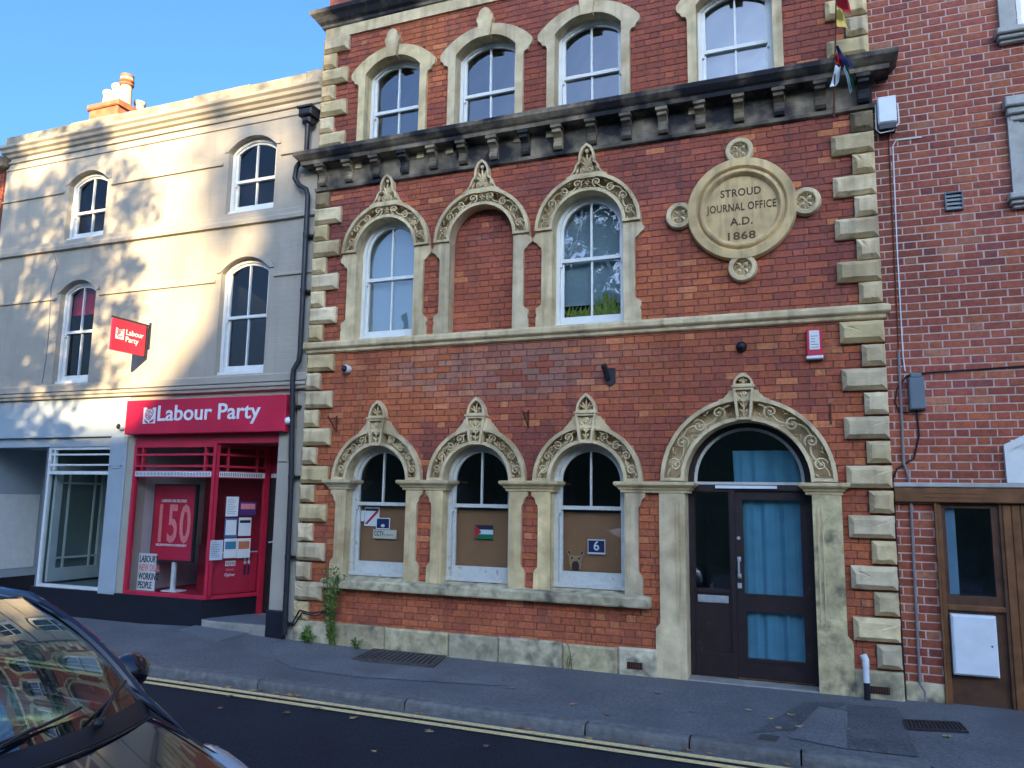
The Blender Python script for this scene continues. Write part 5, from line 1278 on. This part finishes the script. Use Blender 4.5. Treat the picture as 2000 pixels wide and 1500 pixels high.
t = thing('wall_conduit', 'grey metal conduit pipe down the brick wall to the pavement', 'conduit', at(1805, 1378, .0)); MB().tube(pp((1755, 683), (1765, 905), (1774, 930), (1778, 960), (1792, 1240), (1797, 1335), (1807, 1352), (1808, 1380), y=.03), .013, 8).build('pipe', mat('grey_conduit', (.22, .2, .2), .6, .1), t)
x0, z1 = P(1773, 735, .0); x1, z0 = P(1808, 800, .0); t = thing('cable_box', 'dark grey cable box on the brick wall', 'box', ((x0+x1)/2, 0, z0)); MB().cbox(x0, x1, -.05, .06, z0, z1-.02, .012).cbox(x0+.02, x1-.02, -.03, .06, z1-.02, z1+.03, .008).build('case', GREYPL, t)
MB().tube(pp((2040, 712), (1900, 722), (1810, 728), (1770, 735), (1752, 760), (1748, 785), (1757, 805), (1775, 806), y=.04), .008, 6).tube(pp((1790, 800), (1795, 850), (1785, 895), (1752, 915), (1744, 935), (1748, 1010), (1758, 1200), (1770, 1370), y=.04), .010, 6).build('cable', DKPL, t)
x0, z1 = P(1845, 376, .02); x1, z0 = P(1883, 407, .02); t = thing('wall_vent', 'grey louvred vent set in the brick wall', 'vent', ((x0+x1)/2, .05, z0)); MB().plate([(x0, z0), (x1, z0), (x1, z1), (x0, z1)], [[(x0+.012, z0+.012), (x1-.012, z0+.012), (x1-.012, z1-.012), (x0+.012, z1-.012)]], .02, .08).build('frame', GREYPL, t)
for k in range(4):
    zz = z0+.012+(z1-z0-.024)*k/4; MB().quad((x0+.012, .03, zz), (x1-.012, .03, zz), (x1-.012, .055, zz+.036), (x0+.012, .055, zz+.036)).build('louvre', mat('vent_grey', (.25, .28, .28), .6, .1), t)
# overflow pipe standing by the quoins
p = at(1690, 1275, -.13); t = thing('standpipe', 'thin white and black vent pipe rising from pavement beside the quoins', 'pipe', (p.x, -.13, -.09)); MB().tube([(p.x, -.13, -.12), (p.x, -.13, .09)], .030, 10).build('lower_pipe', DKPL, t); MB().tube([(p.x, -.13, .09), (p.x, -.13, .26)], .029, 10).tube([(p.x, -.13, .24), (p.x, -.13, .30), (p.x-.02, -.13, .35)], .033, 10).build('upper_pipe', WHITEPL, t)
t = thing('loose_cable', 'black cables looping out along the wall foot by the drainpipe', 'cable', (-6.2, -.1, .2)); MB().tube(pp((572, 1215), (585, 1192), (610, 1198), (640, 1192), (655, 1180), y=-.10), .010, 6).tube(pp((574, 1222), (590, 1197), (615, 1203), (648, 1190), y=-.11), .010, 6).build('cable', DKPL, t)
# ---- flags on the corner of the cornice
fg = thing('flagpole', 'thin rope-wound pole with tattered coloured flags over the cornice', 'flagpole', at(1629, 226, -.34))
MB().tube(pp((1629, 226), (1631, 120), (1634, -40), y=-.34), .009, 6).build('pole', RUST, fg)
b = MB()
for k in range(5): b.sphere(at(1629, 203+6*k, -.34), .014, 6)
b.tube([at(1629, 205, -.34), at(1629, 206, -.02)], .008, 5); b.build('chain', RUST, fg)
def cloth(pts, M_, seed, y=-.35):
    r = random.Random(seed); a = [at(*q, y) for q in pts]; m_ = MB(); n_ = 6
    for j in range(n_+1):
        for i in range(n_+1):
            u, v = i/n_, j/n_; q = (a[0]*(1-u)+a[1]*u)*(1-v)+(a[3]*(1-u)+a[2]*u)*v
            m_.v.append((q.x, q.y+.05*math.sin(u*5+seed)*u+.03*math.sin(v*7+seed*2), q.z))
    for j in range(n_):
        for i in range(n_): k = j*(n_+1)+i; m_.f.append((k, k+1, k+n_+2, k+n_+1))
    m_.build('flag_cloth', M_, fg, smooth=True)
cloth([(1634, -25), (1652, -10), (1665, 31), (1635, 14)], REDF, 1); cloth([(1634, 14), (1648, 28), (1661, 62), (1634, 54)], YELF, 2)
cloth([(1632, 90), (1642, 93), (1670, 128), (1648, 132)], BLUE, 3); cloth([(1631, 100), (1634, 98), (1648, 128), (1632, 122)], REDF, 4); cloth([(1632, 128), (1642, 132), (1638, 165), (1620, 173)], WHITEF, 5); cloth([(1648, 126), (1655, 132), (1668, 172), (1662, 180)], GREENF, 6); cloth([(1646, 128), (1650, 128), (1665, 178), (1660, 180)], WHITEF, 7, -.36)
# ------------------------------------------------------------------ boards and notices in the ground-floor windows
for k, x in enumerate(BX):
    lab = ['brown board behind the lower sash with the CCTV notice', 'brown board behind the lower sash with the small flag', 'brown board behind the lower sash with the number six plate'][k]
    tag(MB().box(x-.41, x+.41, .235, .245, .86, 1.66 if k else 1.735).build('window_board', BOARD, origin=(x, .24, .86)), lab, 'board')
def sheet(name, label, cat, a, c, M_, y=.205, d=.004):
    x0, z1 = P(*a, y); x1, z0 = P(*c, y); t = thing(name, label, cat, ((x0+x1)/2, y, z0)); MB().box(x0, x1, y, y+d, z0, z1).build('sheet', M_, t); return t, x0, x1, z0, z1
sheet('notice', 'narrow white slip at the edge of the first window', 'notice', (698, 997), (711, 1018), PAPER)
t, x0, x1, z0, z1 = sheet('notice', 'white poster with a red diagonal stripe', 'notice', (713, 990), (740, 1028), PAPER, .21); MB().plate([(x0+.01, z0+.03), (x0+.04, z0+.02), (x1-.01, z1-.06), (x1-.04, z1-.04)], [], .208, .21).build('stripe', REDF, t); MB().box(x0+.01, x1-.01, .208, .21, z1-.05, z1-.02).build('print', INK, t)
t, x0, x1, z0, z1 = sheet('notice', 'small dark blue picture card in a white border', 'notice', (735, 1011), (761, 1034), PAPER, .20); MB().box(x0+.012, x1-.012, .198, .20, z0+.012, z1-.012).build('print', BLUE, t); MB().sphere(((x0+x1)/2, .198, z0+.045), .03, 8, 1, .05, .7).build('print', PAPER, t)
t, x0, x1, z0, z1 = sheet('notice', 'hand-lettered card reading CCTV in operation', 'notice', (729, 1034), (774, 1053), mat('cream_card', (.55, .5, .38), .8), .195); text('lettering', 'CCTV', t, (x0+.015, .194, z0+.035), .085, INK, .0005, .001, 'LEFT', sx=.66); text('lettering', 'IN OPERATION', t, (x0+.165, .194, z0+.04), .026, INK, .0005, .0, 'LEFT', sx=.75)
t, x0, x1, z0, z1 = sheet('flag_sticker', 'small flag with black, white and green bands and a red triangle', 'flag', (928, 1025), (963, 1053), WHITEF, .20); h = (z1-z0)/3; MB().box(x0, x1, .198, .1995, z1-h, z1).build('black_band', INK, t); MB().box(x0, x1, .198, .1995, z0, z0+h).build('green_band', GREENF, t); MB().plate([(x0, z0), (x0+(x1-x0)*.36, (z0+z1)/2), (x0, z1)], [], .196, .198).build('red_triangle', REDF, t)
t, x0, x1, z0, z1 = sheet('number_plate', 'navy blue house number plate with a white six', 'sign', (1148, 1053), (1182, 1083), PAPER, .20); MB().box(x0+.008, x1-.008, .197, .20, z0+.02, z1-.012).build('plate', BLUE, t); text('lettering', '6', t, ((x0+x1)/2, .1965, z0+.045), .15, PAPER, .0005, .002)
xd, zd = P(1124, 1092, .2); t = thing('dog_picture', 'cut-out picture of a brown bulldog face with upright ears', 'picture', (xd, .2, zd-.1))
TAN = mat('tan_print', (.34, .21, .11), .8, .3, 40); DKB = mat('dark_brown_print', (.04, .026, .02), .8, .3, 40)
s = .011
MB().plate([(xd+a*s, zd+b_*s) for a, b_ in ((-5, -11), (5, -11), (7, -4), (7, 2), (9, 6), (9, 9), (6, 9), (4, 4), (-4, 4), (-6, 9), (-9, 9), (-9, 6), (-7, 2), (-7, -4))], [], .2, .203).build('face', TAN, t)
MB().plate([(xd+a*s, zd+b_*s) for a, b_ in ((-4, -11.5), (4, -11.5), (4, -5), (2, -2), (-2, -2), (-4, -5))], [], .198, .2).sphere((xd-4*s, .199, zd+.01), .014, 8, 1, .1, 1).sphere((xd+4*s, .199, zd+.01), .014, 8, 1, .1, 1).build('muzzle', DKB, t)
for q in (-1, 1): MB().plate([(xd+q*a*s, zd+b_*s) for a, b_ in ((5.2, 4.2), (8.2, 6.4), (8.2, 8.3), (6.5, 8.2))], [], .198, .2).build('ear', DKB, t)
# blinds and pot plants upstairs
for x, z0, z1, lab in ((BX[0], 3.95, 5.5, 'pale blind drawn behind the first tall arched sash'), (BX[2], 4.18, 5.5, 'pale blind drawn above pot plants in arched sash'), (XD, 6.5, 7.9, 'pale blind in the top sash near the flags')):
    tag(MB().box(x-.40, x+.40, .26, .265, z0, z1).build('window_blind', BLIND if z0 < 6 else mat('dim_blind', (.10, .115, .125), .9, .1, 2), origin=(x, .26, z0)), lab, 'blind')
t = thing('pot_plant', 'leafy green pot plants on the sill inside the arched sash', 'plant', (BX[2], .24, 3.95)); b = MB(); r = random.Random(8)
for k in range(90):
    x = BX[2]-.36+.74*r.random(); z = 3.97+.05*r.random(); h = r.uniform(.08, .20)+(.16 if abs(x-BX[2]-.16) < .07 else 0); dx = r.uniform(-.07, .07); i = len(b.v); yq = .235+.02*r.random()
    b.v += [(x-.012, yq, z), (x+.012, yq, z), (x+dx+.02, yq-.005, z+h*.6), (x+dx*1.6, yq, z+h), (x+dx-.01, yq-.005, z+h*.6)]; b.f.append((i, i+1, i+2, i+3, i+4))
b.build('leaves', mat('yellow_green_leaf', (.20, .24, .03), .6, .4, 25), t); MB().box(BX[2]-.36, BX[2]+.36, .236, .256, 3.93, 4.0).build('trough', TERRA, t)
# ------------------------------------------------------------------ plants at the wall foot
def weed(x, y, z, h, n, sp, lab, seed, name='weed', col=(1, 1, 1), lean=0, ls=1.0):
    r = random.Random(seed); t = thing(name, lab, 'plant', (x, y, z)); st = MB(); lf = MB()
    for k in range(n):
        a = r.uniform(0, 6.28); hh = h*r.uniform(.5, 1); tip = Vector((x+sp*math.cos(a)*r.random()+lean*hh, y-abs(sp*math.sin(a))*r.random()*.6-.02, z+hh)); base = Vector((x+r.uniform(-.05, .05), y, z)); mid = base.lerp(tip, .55)+Vector((r.uniform(-.03, .03), -.03, .03))
        st.tube([base, mid, tip], [.005, .004, .002], 4)
        for q in range(int(16*hh/.4)+6):
            u = r.uniform(.12, 1); c = base.lerp(mid, u/.55) if u < .55 else mid.lerp(tip, (u-.55)/.45)
            d = Vector((r.uniform(-1, 1), r.uniform(-1, .3), r.uniform(-.3, .9))).normalized(); w_ = d.orthogonal().normalized(); L_ = r.uniform(.025, .06)*ls; i = len(lf.v)
            lf.v += [tuple(c), tuple(c+d*L_*.5+w_*L_*.2), tuple(c+d*L_), tuple(c+d*L_*.5-w_*L_*.2)]; lf.f.append((i, i+1, i+2, i+3))
    st.build('stems', LEAF, t); lf.build('leaves', LEAF, t).color = (*col, 1)
x, _ = P(652, 1200, -.1); weed(x, -.10, -.06, 1.0, 22, .17, 'tall feathery green weed growing up the wall under the sill', 1, 'tall_weed', (1.2, 1.2, 1.1)); 
x, _ = P(600, 1240, -.1); weed(x, -.10, -.05, .16, 9, .12, 'low broad-leaved weed at the wall foot by the drainpipe', 2, ls=1.6, col=(1.1, 1.4, 1))
x, _ = P(700, 1255, -.1); weed(x, -.10, -.06, .12, 6, .1, 'small tuft of weed by the cellar grating', 3)
x, _ = P(1115, 1290, -.1); weed(x, -.11, -.07, .30, 3, .08, 'wispy dry weed stems against the plinth', 4, col=(1.3, .8, .6), ls=.5)
# ------------------------------------------------------------------ covers, gratings, litter on the ground
def zg(x, y):
    if y < kerb_y(x)-.1: return RZ+.004
    t = max(0, min(1, y/kerb_y(x))); return base_z(x)*(1-t)+KZ*t
def gquad(pix, z=-.07): return [Gd(*q, z) for q in pix]
def cover(name, lab, cat, pix, bars, M1, M2, z=-.07, dz=.006):
    q = gquad(pix, z); c = [sum(p[k] for p in q)/4 for k in (0, 1)]; t = thing(name, lab, cat, (c[0], c[1], zg(*c)))
    def L_(u, v): 
        x = (q[0][0]*(1-u)+q[1][0]*u)*(1-v)+(q[3][0]*(1-u)+q[2][0]*u)*v; y = (q[0][1]*(1-u)+q[1][1]*u)*(1-v)+(q[3][1]*(1-u)+q[2][1]*u)*v; return x, y
    def blk(m_, u0, u1, v0, v1, za, zb):
        P4 = [L_(u0, v0), L_(u1, v0), L_(u1, v1), L_(u0, v1)]; i = len(m_.v)
        m_.v += [(x, y, zg(x, y)+za) for x, y in P4]+[(x, y, zg(x, y)+zb) for x, y in P4]; m_.f += [tuple(i+k for k in f_) for f_ in ((4, 5, 6, 7), (0, 1, 5, 4), (1, 2, 6, 5), (2, 3, 7, 6), (3, 0, 4, 7))]
    m_ = MB(); blk(m_, 0, 1, 0, 1, -.02, dz); m_.build('plate', M1, t)
    if bars:
        for k in range(bars):
            m_ = MB(); blk(m_, (k+.2)/bars, (k+.75)/bars, .08, .92, dz, dz+.008); m_.build('bar', M2, t)
        m_ = MB()
        for (a, b_, c_, d_) in ((-.03, 1.03, -.06, .06), (-.03, 1.03, .94, 1.06), (-.03, .0, .06, .94), (1.0, 1.03, .06, .94)): blk(m_, a, b_, c_, d_, dz-.01, dz+.010)
        m_.build('frame', M2, t)
    return t
cover('cellar_grating', 'dark iron cellar grating in the pavement against the plinth', 'grating', [(693, 1288), (844, 1302), (866, 1284), (732, 1270)], 15, INK, mat('worn_grate_iron', (.07, .065, .06), .6, .3, 20))  # black plate stands in for the shade in the gaps between bars
cover('access_cover', 'grey metal service cover beside the shop step', 'cover', [(345, 1236), (424, 1252), (490, 1238), (408, 1223)], 0, mat('chequer_plate', (.16, .17, .175), .6, .15, 60, .8, 300), INK, -.03)
cover('drain_grating', 'black slotted drain cover in the pavement near the timber frontage', 'grating', [(1772, 1424), (1888, 1430), (1872, 1413), (1766, 1408)], 14, INK, IRON)
cover('stopcock_cover', 'small rusty stopcock cover in the pavement near the kerb', 'cover', [(1480, 1441), (1516, 1445), (1522, 1436), (1486, 1432)], 0, mat('cover_iron', (.06, .055, .05), .8, .2), INK)
cm = text_mesh('50', .17, .0005, .0, 'CENTER'); cm.materials.clear(); CHALK = mat('faint_chalk', (.17, .175, .175), .9, .3, 60); cm.materials.append(CHALK)
x, y = Gd(1358, 1393, -.075)
for v in cm.vertices: v.co = Vector((v.co.x, v.co.z, -v.co.y+.0))
o = bpy.data.objects.new('chalk_marking', cm); COL.objects.link(o); o.location = (x, y, zg(x, y)+.006); structure(o)
lfm = []
for k in range(4):
    r = random.Random(k); b = MB(); n_ = 7; pts = []
    for q in range(n_*2):
        a = PI*q/n_; rad = (.042 if q % 2 == 0 else .020)*r.uniform(.8, 1.15); pts.append((rad*math.cos(a)*1.2, rad*math.sin(a), .006+.012*abs(math.sin(a+k))*r.random()))
    b.v = [(0, 0, .014)]+pts; b.f = [(0, i+1, (i+1) % (n_*2)+1) for i in range(n_*2)]
    me = bpy.data.meshes.new('fallen_leaf'); me.from_pydata(b.v, [], b.f); me.materials.append(DRYLEAF); lfm.append(me)
r = random.Random(31); spots = []
for k in range(34):
    x = r.uniform(-6.5, .9); spots.append((x, kerb_y(x)-.12-abs(r.gauss(0, .035))))
for px_, py_ in ((1282, 1355), (1120, 1376), (1460, 1388), (1545, 1398), (1505, 1405), (1620, 1428), (1655, 1425), (1780, 1452), (1735, 1470), (1185, 1395), (1000, 1345), (1700, 1465), (1560, 1420), (1850, 1440), (1520, 1422)): spots.append(Gd(px_, py_, -.075))
for px_, py_ in ((560, 1395), (840, 1432), (670, 1364), (620, 1386), (730, 1470), (690, 1405), (430, 1385), (950, 1460), (450, 1362)): spots.append(Gd(px_, py_, RZ))
for k, (x, y) in enumerate(spots):
    o = bpy.data.objects.new('fallen_leaf', lfm[k % 4]); COL.objects.link(o); sc = r.uniform(.5, 1.15); o.location = (x, y, zg(x, y)+.003); o.scale = (sc, sc, sc); o.rotation_euler.z = r.uniform(0, 6.3); f = r.uniform(.5, 1.5); o.color = (f, f*r.uniform(.8, 1.1), f*r.uniform(.7, 1.2), 1)
    q = 0 if y > kerb_y(x)-.1 else (1 if y > kerb_y(x)-.3 else 2)
    tag(o, ('dry curled leaf lying on the grey pavement', 'dry curled leaf lying in the gutter under the kerb', 'dry curled leaf lying on the dark road beyond the yellow lines')[q], 'leaf', ('fallen leaves on the pavement', 'fallen leaves in the gutter', 'fallen leaves on the road')[q])
